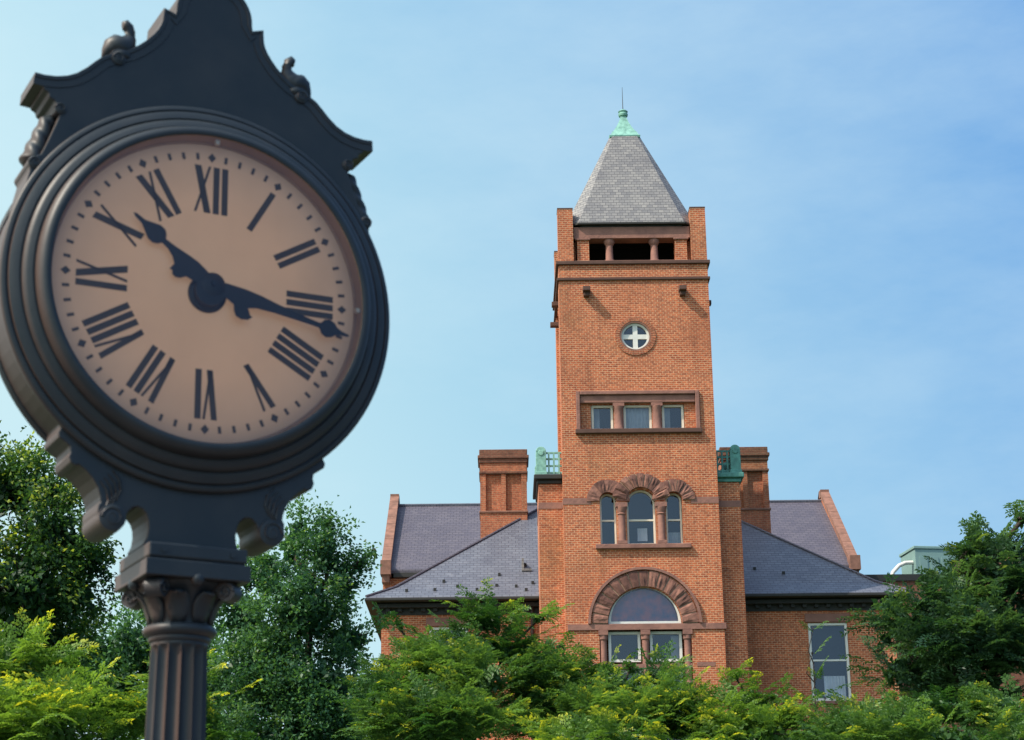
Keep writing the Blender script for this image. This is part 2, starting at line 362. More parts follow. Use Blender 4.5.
# belfry
for x in (-2.67, 2.12):
    for y in (0, TY-.55):
        m = MB(); m.box(x, x+.55, y, y+.55, 25.43, 27.46); pr = m.build('corner_pier', M['brick'], B)
        m = MB(); m.box(x-.01, x+.56, y-.01, y+.56, 27.462, 27.51); m.build('pier_cap', M['dark_stone'], pr)
for side in range(4):
    def tr(ob):
        ob.matrix_local = Matrix.Translation((0, TY/2, 0)) @ Matrix.Rotation(side*PI/2, 4, 'Z') @ Matrix.Translation((0, -TY/2, 0))
    e = 0 if side % 2 == 0 else (2.67-TY/2)   # side walls stand at +-2.67
    yy = .14 - e
    for s_ in (-1, 1):
        m = MB(); m.box(min(s_*1.55, s_*1.98), max(s_*1.55, s_*1.98), yy, yy+.5, 25.43, 26.34)
        o = m.build('belfry_jamb', M['brick'], B); tr(o)
    m = MB(); m.box(-2.1, 2.1, yy-.03, yy+.5, 26.36, 26.8); m.box(-2.08, 2.08, yy-.06, yy+.1, 25.432, 25.5)
    for s_ in (-1, 1): m.box(min(s_*1.5, s_*2.04), max(s_*1.5, s_*2.04), yy-.06, yy+.4, 26.30, 26.358)
    o = m.build('belfry_lintel', M['stone'], B, bevel=.01); tr(o)
    for x in (-.81, .81):
        m = MB(); m.lathe([(.19, 25.5), (.19, 25.56), (.14, 25.62), (.125, 26.14), (.15, 26.17), (.2, 26.28), (.2, 26.36)], 16, (x, yy+.2, 0)); o = m.build('belfry_column', M['stone'], B, smooth=40); tr(o)
m = MB(); m.box(-2.5, 2.5, .7, TY-.7, 25.41, 25.45); m.box(-1.9, 1.9, 2.2, 2.35, 25.45, 26.8); m.build('belfry_floor', M['dark'], B)
# tower roof: chamfered pyramid
hc = TY/2
def octa(h, z, ch=.79): return [Vector((x*h, hc+y*h, z)) for x, y in ((-ch, -1), (ch, -1), (1, -ch), (1, ch), (ch, 1), (-ch, 1), (-1, ch), (-1, -ch))]
m = MB(); lv = [(2.40, 26.93), (2.37, 27.02), (.56, 31.22)]
rg = [[m.bm.verts.new(p) for p in octa(h, z)] for h, z in lv]
for a, b_ in zip(rg, rg[1:]):
    for k in range(8): m.bm.faces.new((a[k], a[(k+1) % 8], b_[(k+1) % 8], b_[k]))
m.bm.faces.new(rg[0][::-1]); m.bm.faces.new(rg[-1]); tr_ = m.build('tower_roof', M['slate_tower'], B)
m = MB()
for h, z0, z1 in ((2.44, 26.86, 26.925), (2.28, 26.78, 26.858)):
    a = [m.bm.verts.new(p) for p in octa(h, z0)]; b_ = [m.bm.verts.new(p) for p in octa(h, z1)]
    for k in range(8): m.bm.faces.new((a[k], a[(k+1) % 8], b_[(k+1) % 8], b_[k]))
    m.bm.faces.new(a[::-1]); m.bm.faces.new(b_)
m.build('gutter', M['gutter'], tr_)
m = MB(); lv = [(.575, 31.14), (.59, 31.22), (.52, 31.28), (.46, 31.42), (.42, 31.46), (.29, 31.70), (.18, 31.96), (.12, 32.16), (.11, 32.22)]
rg = [[m.bm.verts.new(Vector((x*h, hc+y*h, z))) for x, y in ((-1, -1), (1, -1), (1, 1), (-1, 1))] for h, z in lv]
for a, b_ in zip(rg, rg[1:]):
    for k in range(4): m.bm.faces.new((a[k], a[(k+1) % 4], b_[(k+1) % 4], b_[k]))
m.bm.faces.new(rg[0][::-1]); m.bm.faces.new(rg[-1])
m.lathe([(.09, 32.21), (.17, 32.26), (.19, 32.34), (.15, 32.39), (.19, 32.45), (.11, 32.52), (.02, 32.56)], 14, (0, hc, 0))
m.build('roof_finial', M['copper_pale'], B, smooth=35)
m = MB(); m.tube([(0, hc, 32.5), (0, hc, 33.5)], [.018, .008], 6); m.build('lightning_rod', M['black'], B)

# round window
window(-.5, .5, 22.09, 23.09, .07, 'round', fr=.075, mat='white')
m = MB()
for k in range(44):
    a0, a1 = 360*k/44+.6, 360*(k+1)/44-.6
    pp = arc(0, 22.59, .56, a0, a1, 1)[::1]+arc(0, 22.59, .72, a1, a0, 1); m.prism(pp, -.035, .12)
m.build('brick_ring', M['brick_old'], B)
m = MB(); n = 40
for k in range(n):
    m.prism(arc(0, 22.59, .5, 360*k/n, 360*(k+1)/n, 1)+arc(0, 22.59, .575, 360*(k+1)/n, 360*k/n, 1), -.02, .4)
m.build('window_reveal', M['coping'], B)
# triple window
m = MB()
for a in ((-2.16, -2.02, 19.14, 20.55), (2.02, 2.16, 19.14, 20.55)): m.box(a[0], a[1], -.09, .1, a[2], a[3])
m.box(-2.018, 2.018, -.09, .1, 20.42, 20.55); m.box(-2.018, 2.018, -.0, .139, 20.14, 20.418)
m.build('stone_surround', M['stone'], B, bevel=.02)
m = MB(); m.box(-2.2, 2.2, -.16, .3, 19.0, 19.16); m.build('window_sill', M['dark_stone'], B, bevel=.02)
for i, (a, b_) in enumerate(((-1.62, -.86), (-.49, .49), (.86, 1.62))):
    window(a, b_, 19.18, 20.11, .24, fr=.08, curtain=[(a+.05, b_-.05, 19.2, 20.1)] if i == 1 else [(a+.1, a+.3, 19.2, 20.1)])
for x in (-.67, .67):
    m = MB(); m.box(x-.2, x+.2, .0, .3, 20.02, 20.139); m.lathe([(.19, 19.165), (.19, 19.22), (.16, 19.26), (.15, 19.92), (.19, 20.0), (.19, 20.02)], 18, (x, .12, 0)); m.build('window_column', M['stone'], B, smooth=40)
# three arched windows
def rusticated(cx, cz, r0, r1, a0, a1, n, name='stone_arch', depth=.10, hood=False, yb=.12):
    m = MB()
    for k in range(n):
        p0, p1 = a0+(a1-a0)*k/n, a0+(a1-a0)*(k+1)/n; g_ = .75*(abs(a1-a0)/n)/10
        p0 += g_; p1 -= g_; seg = 4; ro = r1*(1+random.uniform(-.015, .02)); flat = depth*random.uniform(.75, 1.2)
        rows = []
        for j in range(4):   # across the radius
            r = r0+(ro-r0)*j/3; row = []
            for i in range(seg+1):
                a = R(p0+(p1-p0)*i/seg); edge = (i in (0, seg)) or (j in (0, 3))
                y = -flat*.8 if edge else -flat-random.uniform(-.02, .02)
                row.append(m.bm.verts.new((cx+r*math.cos(a), y, cz+r*math.sin(a))))
            rows.append(row)
        back = [[m.bm.verts.new((v.co.x, yb, v.co.z)) for v in row] for row in rows]
        for A, flip in ((rows, 0), (back, 1)):
            for j in range(3):
                for i in range(seg):
                    f = [A[j][i], A[j][i+1], A[j+1][i+1], A[j+1][i]]; m.bm.faces.new(f if not flip else f[::-1])
        lp = [(j, 0) for j in range(4)]+[(3, i) for i in range(1, seg+1)]+[(j, seg) for j in (2, 1, 0)]+[(0, i) for i in range(seg-1, 0, -1)]
        for q in range(len(lp)):
            a_, b_ = lp[q], lp[(q+1) % len(lp)]; m.bm.faces.new((rows[a_[0]][a_[1]], rows[b_[0]][b_[1]], back[b_[0]][b_[1]], back[a_[0]][a_[1]]))
    o = m.build(name, M['stone_rough'], B); j = MB(); nn = 24
    for k in range(nn): j.prism(arc(cx, cz, r0+.01, a0+(a1-a0)*k/nn, a0+(a1-a0)*(k+1)/nn, 1)+arc(cx, cz, r1-.02, a0+(a1-a0)*(k+1)/nn, a0+(a1-a0)*k/nn, 1), -.025 if yb > .05 else -.05, .10 if yb > .05 else .018)
    j.build('mortar_joint', M['mortar'], o); return o
rusticated(-1.135, 16.62, .30, .74, 180, 0, 7, depth=.07)
rusticated(1.135, 16.62, .30, .74, 0, 180, 7, depth=.07)
rusticated(0, 16.55, .53, 1.01, 10, 170, 9, depth=.13, yb=.02)
for x in (-.68, .68):
    m = MB(); m.box(x-.2, x+.2, -.125, .3, 16.38, 16.53); m.box(x-.17, x+.17, -.12, .3, 15.09, 15.2)
    m.lathe([(.15, 15.2), (.13, 15.26), (.125, 16.1), (.16, 16.14), (.13, 16.18), (.19, 16.34), (.19, 16.378)], 18, (x, .03, 0)); m.build('window_column', M['stone'], B, smooth=40)
for c, h in SMALL: window(c-h, c+h, 15.10, 16.65+h, .26, 'arch', fr=.06, mid=15.98, curtain=[(c-h+.05, c+h-.05, 15.15, 15.6)] if c > 0 else None)
window(-.49, .49, 15.10, 17.04, .24, 'arch', fr=.065, mid=15.98, curtain=[(-.12, .22, 15.3, 15.75)])
m = MB(); m.box(-1.6, 1.66, -.13, .3, 14.92, 15.08); m.build('window_sill', M['stone'], B, bevel=.02)
# great arch
rusticated(0, 12.36, 1.26, 1.80, 0, 180, 15, depth=.09)
m = MB(); n = 36
for k in range(n):
    m.prism(arc(0, 12.36, 1.83, 180*k/n, 180*(k+1)/n, 1)+arc(0, 12.36, 1.92, 180*(k+1)/n, 180*k/n, 1), -.12, .1)
m.build('hood_moulding', M['stone'], B)
lw = window(-1.23, 1.23, 12.36, 13.59, .10, 'lunette', fr=.09, mat='white')
m = MB(); m.poly([(x, .36, z) for x, z in arc(0, 12.42, 1.15, 0, 180, 24)]); m.build('stained_blind', M['stained'], lw)
for a, b_ in ((-1.24, -.16), (.16, 1.24)):
    window(a, b_, 11.10, 12.12, .20, fr=.09, mat='white', curtain=[(b_-.35, b_-.08, 11.0, 12.0)] if a > 0 else None)
    window(a, b_, 8.4, 10.84, .24, fr=.09, mat='white', mid=9.6, curtain=[(a+.1, b_-.1, 9.5, 10.8)] if a > 0 else None)
m = MB(); m.box(-1.55, 1.55, .0, .4, 10.86, 11.0); m.build('transom_bar', M['stone'], B, bevel=.012)
m = MB(); m.box(-1.7, 1.7, -.08, .3, 8.2, 8.38); m.build('window_sill', M['stone'], B, bevel=.012)
for a, b_ in ((1.7, 2.3), (-2.3, -1.7)):
    m = MB(); m.box(a, b_, -.014, .1, 10.9, 11.05); m.build('stone_band', M['stone'], B)
for x in (-1.42, 0, 1.42):
    m = MB(); m.box(x-.16, x+.16, -.06, .45, 11.98, 12.138); m.lathe([(.15, 8.4), (.12, 8.5), (.115, 11.8), (.15, 11.84), (.15, 11.979)], 16, (x, .10, 0)); m.build('window_column', M['stone'], B, smooth=40)

# shoulders beside the tower with copper balustrades
for s_ in (-1, 1):
    X = lambda a, b_: (min(s_*a, s_*b_), max(s_*a, s_*b_))
    m = MB(); m.box(*X(2.672, 3.5), .6, 3.3, ZG, 17.38); m.build('tower_shoulder', M['brick'], B)
    m = MB(); m.box(*X(2.672, 3.515), .585, 3.2, 16.50, 16.72); m.build('stone_band', M['stone'], B)
    m = MB(); m.box(*X(2.672, 3.56), .54, 3.36, 17.385, 17.52); m.box(*X(2.672, 3.66), .42, 3.46, 17.522, 17.70); m.build('shoulder_cornice', M['gutter'] if s_ < 0 else M['copper'], B, bevel=.03)
    for y in (.55, 2.9):
        m = MB(); x0, x1 = X(3.22, 3.58)
        m.box(x0, x1, y, y+.36, 17.702, 18.55); m.prism([(x0, 18.55), (x1, 18.55)]+arc((x0+x1)/2, 18.55, .18, 0, 180, 10)[1:-1], y, y+.36)
        m.box(x0-.03, x1+.03, y-.03, y+.39, 17.704, 17.82)
        m.prism(arc((x0+x1)/2, 18.5, .10, 0, 360, 14)[:-1], y-.03, y+.01)
        m.build('balcony_post', M['copper_pale'] if s_ < 0 else M['copper'], B, bevel=.015)
    m = MB(); a, b_ = X(2.68, 3.215)
    for z in (17.78, 18.03, 18.28, 18.50): m.box(a, b_, .68, .74, z, z+.06)
    for k in range(3):
        x = a+(b_-a)*(k+.5)/3; m.box(x-.03, x+.03, .665, .755, 17.705, 18.52)
    x0, x1 = X(3.34, 3.40)
    for z in (17.78, 18.03, 18.28, 18.50): m.box(x0, x1, .92, 2.88, z, z+.06)
    for k in range(8): y = 1.05+k*.24; m.box(x0-.012, x1+.012, y, y+.06, 17.705, 18.52)
    m.build('balcony_railing', M['copper_pale'] if s_ < 0 else M['copper'], B)

# front block with hipped slate roof
WY = 3.2; WH = 9.1; EH = 9.62; EY = 2.5
for s_ in (-1, 1):
    X = lambda a, b_: (min(s_*a, s_*b_), max(s_*a, s_*b_))
    m = MB(); x0, x1 = X(3.5, WH); m.box(x0, x1, WY, WY+.5, ZG, 13.3); w_ = m.build('wing_wall', M['brick'], B)
    c = s_*6.72; cut(w_, [(rect(c-.70, c+.70, 10.12, 12.88), WY-.2, WY+.495), (rect(c-.70, c+.70, 5.4, 8.1), WY-.2, WY+.495)])
    m = MB(); m.box(*X(WH-.502, WH-.002), WY+.502, 20, ZG, 13.3); m.build('wing_wall', M['brick'], B)
    for z0, z1 in ((10.13, 12.87), (5.41, 8.09)):
        window(c-.69, c+.69, z0, z1, WY+.05, fr=.085, mid=(z0+z1)/2+.05, mat='white', dk=.40, curtain=[(c-.2, c+.55, z0+.1, z0+.9)])
        m = MB(); m.box(c-.80, c+.80, WY-.06, WY+.1, z1+.02, z1+.32); m.build('window_lintel', M['stone'], B, bevel=.02); m = MB(); m.box(c-.78, c+.78, WY-.10, WY+.3, z0-.14, z0-.02); m.build('window_sill', M['stone'], B, bevel=.02)
    m = MB()
    m.box(*X(3.5, WH+.06), WY-.06, WY+.4, 13.302, 13.52); m.box(*X(3.5, WH+.25), WY-.34, WY+.4, 13.522, 13.66)
    m.box(*X(WH-.3, WH+.06), WY+.402, 19, 13.302, 13.52); m.box(*X(WH-.3, WH+.25), WY+.402, 19, 13.522, 13.66)
    k = 3.75
    while k < WH:
        x0, x1 = X(k, k+.14); m.box(x0, x1, WY-.20, WY-.062, 13.40, 13.521); k += .42
    m.build('eaves_cornice', M['gutter'], B)
    m = MB(); m.box(*X(3.5, EH+.03), EY-.03, WY-.1, 13.70, 13.79); m.box(*X(WH, EH+.03), WY-.098, 19, 13.70, 13.79); m.build('gutter', M['gutter'], B, bevel=.02)
    dx = s_*3.75 if s_ < 0 else s_*3.62
    m = MB(); m.tube([(dx, WY-.10, 13.6), (dx, WY-.10, ZG+.2)], .055, 10)
    for z in (12.6, 10.4, 8.2, 6.0): m.lathe([(.075, z), (.075, z+.08)], 10, (dx, WY-.10, 0))
    m.build('downspout', M['pipe'], B, smooth=40)
prof = [(0, 13.80), (.02, 13.84), (1.0, 14.36), (9.62, 14.36+8.62*.77)]
m = MB()
def hip(pr_, y_back=20.5):
    for (d0, z0), (d1, z1) in zip(pr_, pr_[1:]):
        m.poly([(-EH+d0, EY+d0, z0), (EH-d0, EY+d0, z0), (EH-d1, EY+d1, z1)]+([(-EH+d1, EY+d1, z1)] if d1 < EH else []))
        for s_ in (-1, 1): m.poly([(s_*(EH-d0), EY+d0, z0), (s_*(EH-d1), EY+d1, z1), (s_*(EH-d1), y_back, z1), (s_*(EH-d0), y_back, z0)])
hip(prof); hr = m.build('hipped_roof', M['slate'], B)
for s_ in (-1, 1):
    m = MB(); m.tube([(s_*(EH-d), EY+d, z+.03) for d, z in prof[1:]], .05, 6); m.build('hip_ridge', M['slate_main'], hr)
def roofz(d): return 13.84+(14.36-13.84)*(d-.02)/.98 if d < 1 else 14.36+(d-1)*.77
sg = [(-8.2, .55), (-7.2, .62), (-6.4, .95), (-5.7, .6), (-5.0, 1.0), (-4.3, .9), (-3.7, 1.15), (-4.9, 1.7), (5.4, 1.6), (4.4, 1.9), (-6.9, 1.3), (-3.95, 2.3), (-3.95, .5)]
for x, d in sg:
    z = roofz(d); m = MB(); m.box(x-.05, x+.05, EY+d-.05, EY+d+.06, z-.02, z+.09); m.build('snow_guard', M['black'], hr)
m = MB(); z = roofz(2.0); m.box(-4.08, -3.72, EY+1.9, EY+1.98, z-.03, z+.06); m.box(-4.08, -4.0, EY+1.982, EY+2.5, z, z+.46); m.build('roof_vent', M['slate_tower'], hr)

# main block behind: long gabled roof between stone-coped parapets
MW, MY0, MY1 = 9.2, 12, 17.7
m = MB(); m.box(-MW-.45, MW+.45, MY0+.35, MY0+.85, ZG, 16.45); m.box(-MW-.45, -MW+.0, MY0+.852, 23.4, ZG, 16.45); m.box(MW, MW+.45, MY0+.852, 23.4, ZG, 16.45); m.box(-MW, MW, 22.9, 23.4, ZG, 16.45)
m.build('main_wall', M['brick'], B)
m = MB()
m.poly([(-MW-.16, MY0, 16.75), (MW+.16, MY0, 16.75), (MW+.16, MY1, 20.76), (-MW-.16, MY1, 20.76)]); m.poly([(-MW-.16, MY1, 20.76), (MW+.16, MY1, 20.76), (MW+.16, 23.4, 16.75), (-MW-.16, 23.4, 16.75)])
m.poly([(-MW-.16, MY0, 16.6), (MW+.16, MY0, 16.6), (MW+.16, MY0, 16.75), (-MW-.16, MY0, 16.75)])
mr = m.build('main_roof', M['slate_main'], B)
m = MB(); m.tube([(-MW-.16, MY1, 20.79), (MW+.16, MY1, 20.79)], .07, 6); m.build('roof_ridge', M['slate'], mr)
m = MB(); m.box(-MW, MW, MY0-.05, MY0+.3, 16.44, 16.62); m.build('gutter', M['gutter'], B)
for s_ in (-1, 1):
    m = MB(); sl = (21.38-16.75)/8
    x0, x1 = sorted((s_*(MW+.16), s_*(MW+.45)))
    pts = [(MY0+.15, 16.46), (MY0+.15, 16.85), (MY1, 21.05), (23.4, 16.95), (23.4, 16.46)]
    a = [m.bm.verts.new((x0, y, z)) for y, z in pts]; b_ = [m.bm.verts.new((x1, y, z)) for y, z in pts]
    m.bm.faces.new(a); m.bm.faces.new(b_[::-1])
    for i in range(5): j = (i+1) % 5; m.bm.faces.new((a[i], a[j], b_[j], b_[i]))
    m.build('gable_wall', M['brick'], B)
    m = MB(); x0, x1 = sorted((s_*(MW+.12), s_*(MW+.50)))
    for k in range(9):   # coping stones up the slope
        y0_, y1_ = MY0+5.7*k/9, MY0+5.7*(k+1)/9-.03
        z0_, z1_ = 16.9+4.22*k/9, 16.9+4.22*((k+1)/9)-.02
        m.poly([(x0, y0_, z0_+.16), (x1, y0_, z0_+.16), (x1, y1_, z1_+.16), (x0, y1_, z1_+.16)]); m.poly([(x0, y0_, z0_-.1), (x1, y0_, z0_-.1), (x1, y0_, z0_+.16), (x0, y0_, z0_+.16)])
        for x in (x0, x1): m.poly([(x, y0_, z0_-.1), (x, y1_, z1_-.1), (x, y1_, z1_+.16), (x, y0_, z0_+.16)])
    m.box(x0, x1, MY1-.15, MY1+.3, 20.96, 21.28)
    m.poly([(x0, MY1+.3, 21.3), (x1, MY1+.3, 21.3), (x1, 23.4, 17.2), (x0, 23.4, 17.2)])
    m.box(x0-.02, x1+.02, MY0-.35, MY0+.3, 16.5, 17.08); m.box(x0+.04, x1-.04, MY0-.2, MY0+.32, 16.2, 16.5)
    m.build('gable_coping', M['coping'], B)
# chimneys
for s_ in (-1, 1):
    X = lambda a, b_: (min(s_*a, s_*b_), max(s_*a, s_*b_))
    y0, y1 = 8.0, 9.3
    m = MB(); m.box(*X(3.80, 5.62), y0, y1, 14, 18.12); m.box(*X(3.88, 5.52), y0+.12, y1-.12, 18.2, 20.1)
    for a, b_ in ((3.80, 4.02), (4.62, 4.80), (5.40, 5.62)):
        for ya, yb in ((y0, y0+.2), (y1-.2, y1)): m.box(*X(a, b_), ya, yb, 18.2, 20.1)
    m.box(*X(3.802, 5.618), y0+.002, y1-.002, 19.78, 20.12)
    ch = m.build('chimney', M['brick_old'], B)
    m = MB(); m.box(*X(3.76, 5.66), y0-.05, y1+.05, 18.12, 18.2); m.build('chimney_ledge', M['coping'], ch, bevel=.015)
    m = MB(); m.box(*X(3.76, 5.66), y0-.05, y1+.05, 19.68, 19.78); m.box(*X(3.76, 5.66), y0-.05, y1+.05, 20.12, 20.28); m.box(*X(3.71, 5.71), y0-.10, y1+.10, 20.282, 20.42); m.box(*X(3.77, 5.65), y0-.04, y1+.04, 20.422, 20.66); m.build('chimney_cap', M['soot_brick'], ch, bevel=.02)

# ------------------------------------------------------------------ neighbours at the right
def bl(x, y, z=0): return Vector((bo.x+x*math.cos(BA)-y*math.sin(BA), bo.y+x*math.sin(BA)+y*math.cos(BA), z))
A = empty('brick_annex', bl(15, 14), BA); tag(A, 'low flat-roofed brick building behind the right end of the courthouse', 'building')
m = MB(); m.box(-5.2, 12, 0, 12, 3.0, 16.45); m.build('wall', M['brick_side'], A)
m = MB(); m.box(-5.3, 12.1, -.08, 12.1, 16.452, 16.72); m.build('roof_edge', M['black'], A)
for k in range(4):
    m = MB(); x = -.5+k*3; m.box(x, x+1.1, -.04, .1, 13, 15); w_ = m.build('window', M['cream'], A); m = MB(); m.box(x+.09, x+1.01, -.052, -.0405, 13.09, 14.91); m.build('pane', M['glass'], w_)
U = empty('rooftop_unit', bl(14.1, 18.6, 16.72), BA+R(8)); tag(U, 'pale green metal rooftop unit on the flat roof of the low brick building', 'rooftop unit')
m = MB(); m.box(-.95, 1.25, -.9, .9, 0, 1.85); m.build('housing', M['unit'], U, bevel=.02)
m = MB(); m.box(-1.0, 1.3, -.95, .95, 1.852, 1.98); m.build('cover', M['unit'], U, bevel=.02)
m = MB()
for k in range(4): m.box(-.75+k*.5, -.4+k*.5, -.93, -.902, .3, 1.5)
m.build('side_panel', M['unit'], U)
m = MB(); m.box(-.42, -.1, -1.1, -.952, .0, .42); m.build('yellow_box', M['yellow'], U)
m = MB(); m.tube([(-2.1, -.6, -.02), (-2.05, -.6, .45), (-1.9, -.6, .85), (-1.6, -.6, 1.15), (-1.3, -.6, 1.28), (-.96, -.6, 1.3)], .09, 10); m.build('duct', M['white'], U, smooth=50)
T = empty('stucco_house', bl(27.5, 42, 3.5), BA-R(14)); tag(T, 'tan stucco house with shallow gable roof showing above the right hand tree', 'house')
m = MB(); m.prism([(-6, 0), (9, 0), (9, 18.5), (1.5, 21.2), (-6, 18.6)], 0, 10); m.build('wall', M['tan'], T)
m = MB(); m.prism([(-6.5, 18.5), (1.5, 21.25), (9.5, 18.5), (9.5, 18.9), (1.5, 21.65), (-6.5, 18.9)], -.4, 10.4); m.build('roof', M['coping'], T)
for x in (-3, 1, 5):
    m = MB(); m.box(x, x+1.2, -.05, .1, 15.6, 17.6); w_ = m.build('window', M['white'], T); m = MB(); m.box(x+.1, x+1.1, -.062, -.0505, 15.7, 17.5); m.build('pane', M['dark'], w_)

# ------------------------------------------------------------------ street clock
CA = R(28.03)
cx, cy = -.8823-.13*math.sin(CA), 5.0637+.13*math.cos(CA)
K = empty('street_clock', (cx, cy, .012), CA)
tag(K, 'dark iron post clock with roman numeral dial and fluted column', 'clock')
ZD = 1.86910+1.6-.012         # dial centre height above the post's foot
PH = .777                      # the dial sits very slightly askew in its case (degrees)
def outline_right():
    p = arc(0, .915, .122, 90, -2, 10)
    p += [(.124, .893), (.160, .905), (.163, .862), (.168, .845), (.176, .828), (.190, .807), (.208, .785), (.232, .762), (.258, .742), (.275, .732), (.29, .738), (.308, .728), (.318, .712), (.342, .697), (.362, .677), (.384, .653), (.412, .629), (.44, .614), (.472, .605), (.505, .602), (.534, .604), (.528, .588), (.524, .580)]
    p += [(.508, .574), (.505, .560), (.49, .552), (.487, .538), (.470, .530), (.466, .515), (.455, .506), (.453, .49)]
    p += [(.462, .46), (.474, .425), (.488, .385), (.500, .355), (.520, .345), (.532, .325), (.528, .30), (.536, .26), (.548, .20)]
    p += arc(0, 0, .585, 16, -48, 18)[0:]
    p += [(.391, -.452), (.398, -.463), (.395, -.477), (.378, -.487), (.362, -.499), (.360, -.515), (.364, -.528), (.358, -.545), (.345, -.552), (.333, -.549), (.315, -.562), (.295, -.582), (.279, -.606), (.270, -.632), (.268, -.650), (.274, -.655), (.275, -.672)]
    p += arc(.234, -.690, .039, 8, -172, 10)
    p += [(.193, -.680), (.187, -.666), (.176, -.655), (.162, -.651), (.148, -.656), (.137, -.668), (.130, -.686), (.128, -.708), (.131, -.733), (.142, -.757)]
    return p
def both(p): return [(x, z+ZD) for x, z in p] + [(-x, z+ZD) for x, z in p[::-1] if abs(x) > 1e-6]
pr_ = outline_right()
case = MB(); case.prism(both(pr_)[::-1], -.08, .08); co = case.build('case', M['iron'], K, bevel=.006)
# raised mouldings along the crest (a strip that follows the outline)
def strip(pts, off, half, name, parent):
    m = MB(); n = len(pts); inner = []
    for i in range(n):
        a = Vector(pts[max(i-1, 0)]); b_ = Vector(pts[min(i+1, n-1)]); d = (b_-a).normalized(); nrm = Vector((d.y, -d.x))
        inner.append((pts[i][0]-abs(0)+nrm.x*off, pts[i][1]+nrm.y*off))
    for s_ in (-1, 1):
        for i in range(n-1):
            q = [pts[i], pts[i+1], inner[i+1], inner[i]]
            q = [(s_*x, z+ZD) for x, z in q]
            m.prism(q, -half, half)
    bmesh.ops.remove_doubles(m.bm, verts=m.bm.verts, dist=.0002)
    return m.build(name, M['iron'], parent, bevel=.003)
crest = pr_[:pr_.index((.534, .604))+1]
strip([(x, z+.002) for x, z in crest], .014, .0855, 'crest_moulding', K)
strip([(x, z-.0) for x, z in [(p[0]-.0, p[1]) for p in crest]], .034, .0825, 'crest_moulding', K)
# scroll bosses
def spiral(m, cx_, cz_, r, y, turns=1.6, th=.006, s_=1):
    pts = []
    for i in range(30):
        a = i/29*turns*2*PI; rr = r*(1-i/29*.85); pts.append((cx_+s_*rr*math.cos(a), y, cz_+rr*math.sin(a)))
    m.tube(pts, [th*(1-.4*i/29) for i in range(30)], 6)
for s_ in (-1, 1):
    for (x, z, r, hf) in ((.291, .706, .021, .0865), (.515, .325, .020, .083), (.452, .508, .018, .083)):
        m = MB(); m.lathe([(r*.6, -hf-.004), (r, -hf), (r, hf), (r*.6, hf+.004)], 20, (s_*x, 0, z+ZD), 'y')
        for sy in (-1, 1): spiral(m, s_*x, z+ZD, r*.8, sy*(hf+.003), th=.004, s_=s_)
        m.build('scroll', M['iron'], K, smooth=45)
    m = MB(); m.lathe([(.018, -.094), (.038, -.088), (.040, -.05), (.040, .05), (.038, .088), (.018, .094)], 24, (s_*.234, 0, -.690+ZD), 'y')
    for sy in (-1, 1): spiral(m, s_*.234, -.690+ZD, .030, sy*.092, th=.005, s_=s_)
    m.build('scroll', M['iron'], K, smooth=45)
    # moulded ribs on the lower brackets
    lf = [(.225, -.64), (.213, -.61), (.219, -.58), (.24, -.555)]
    for sy in (-1, 1):
        m = MB()
        for q in range(4): m.tube([(s_*(x+.011*q), sy*.082, z+ZD-.011*q) for x, z in lf], [.002, .004, .004, .002], 5)
        m.build('acanthus_spray', M['iron'], co, smooth=50)
    # twisted rope half-columns on the sides
    m = MB(); n1, n2 = 60, 20; rows = []
    a_, b_ = Vector((s_*.470, -.02, .50+ZD)), Vector((s_*.518, -.02, .335+ZD)); d = (b_-a_)
    ax = d.normalized(); e1 = Vector((0, 1, 0)); e2 = ax.cross(e1)
    for i in range(n1+1):
        t_ = i/n1; row = []
        for k in range(n2):
            th = 2*PI*k/n2; rr = .025*(1+.22*abs(math.sin(1.5*th+t_*11)))*(.8+.4*t_)*(min(1, .55+t_*5))*(min(1, .55+(1-t_)*6))
            row.append(m.bm.verts.new(a_+d*t_+(e1*math.cos(th)*1.5+e2*math.sin(th))*rr))
        rows.append(row)
    for r0, r1 in zip(rows, rows[1:]):
        for k in range(n2): m.bm.faces.new((r0[k], r0[(k+1) % n2], r1[(k+1) % n2], r1[k]))
    m.bm.faces.new(rows[0][::-1]); m.bm.faces.new(rows[-1]); m.build('rope_moulding', M['iron'], K, smooth=60)
    # S-shaped acroteria on the shoulders
    path = [(.352, .752), (.343, .775), (.333, .788), (.318, .795), (.300, .800), (.287, .815), (.279, .835), (.278, .855), (.284, .870), (.295, .878), (.303, .877)]
    rad = [.010, .020, .033, .041, .041, .031, .021, .016, .017, .018, .010]
    off = -.026
    m = MB(); m.tube([(s_*(x+off), -.050, z+ZD-.040) for x, z in path], rad, 14)
    m.lathe([(.03, -.035), (.036, -.02), (.022, .0), (.018, .012)], 14, (s_*(.305+off), -.058, .745+ZD))
    fo = m.build('crest_finial', M['iron'], K, smooth=70)
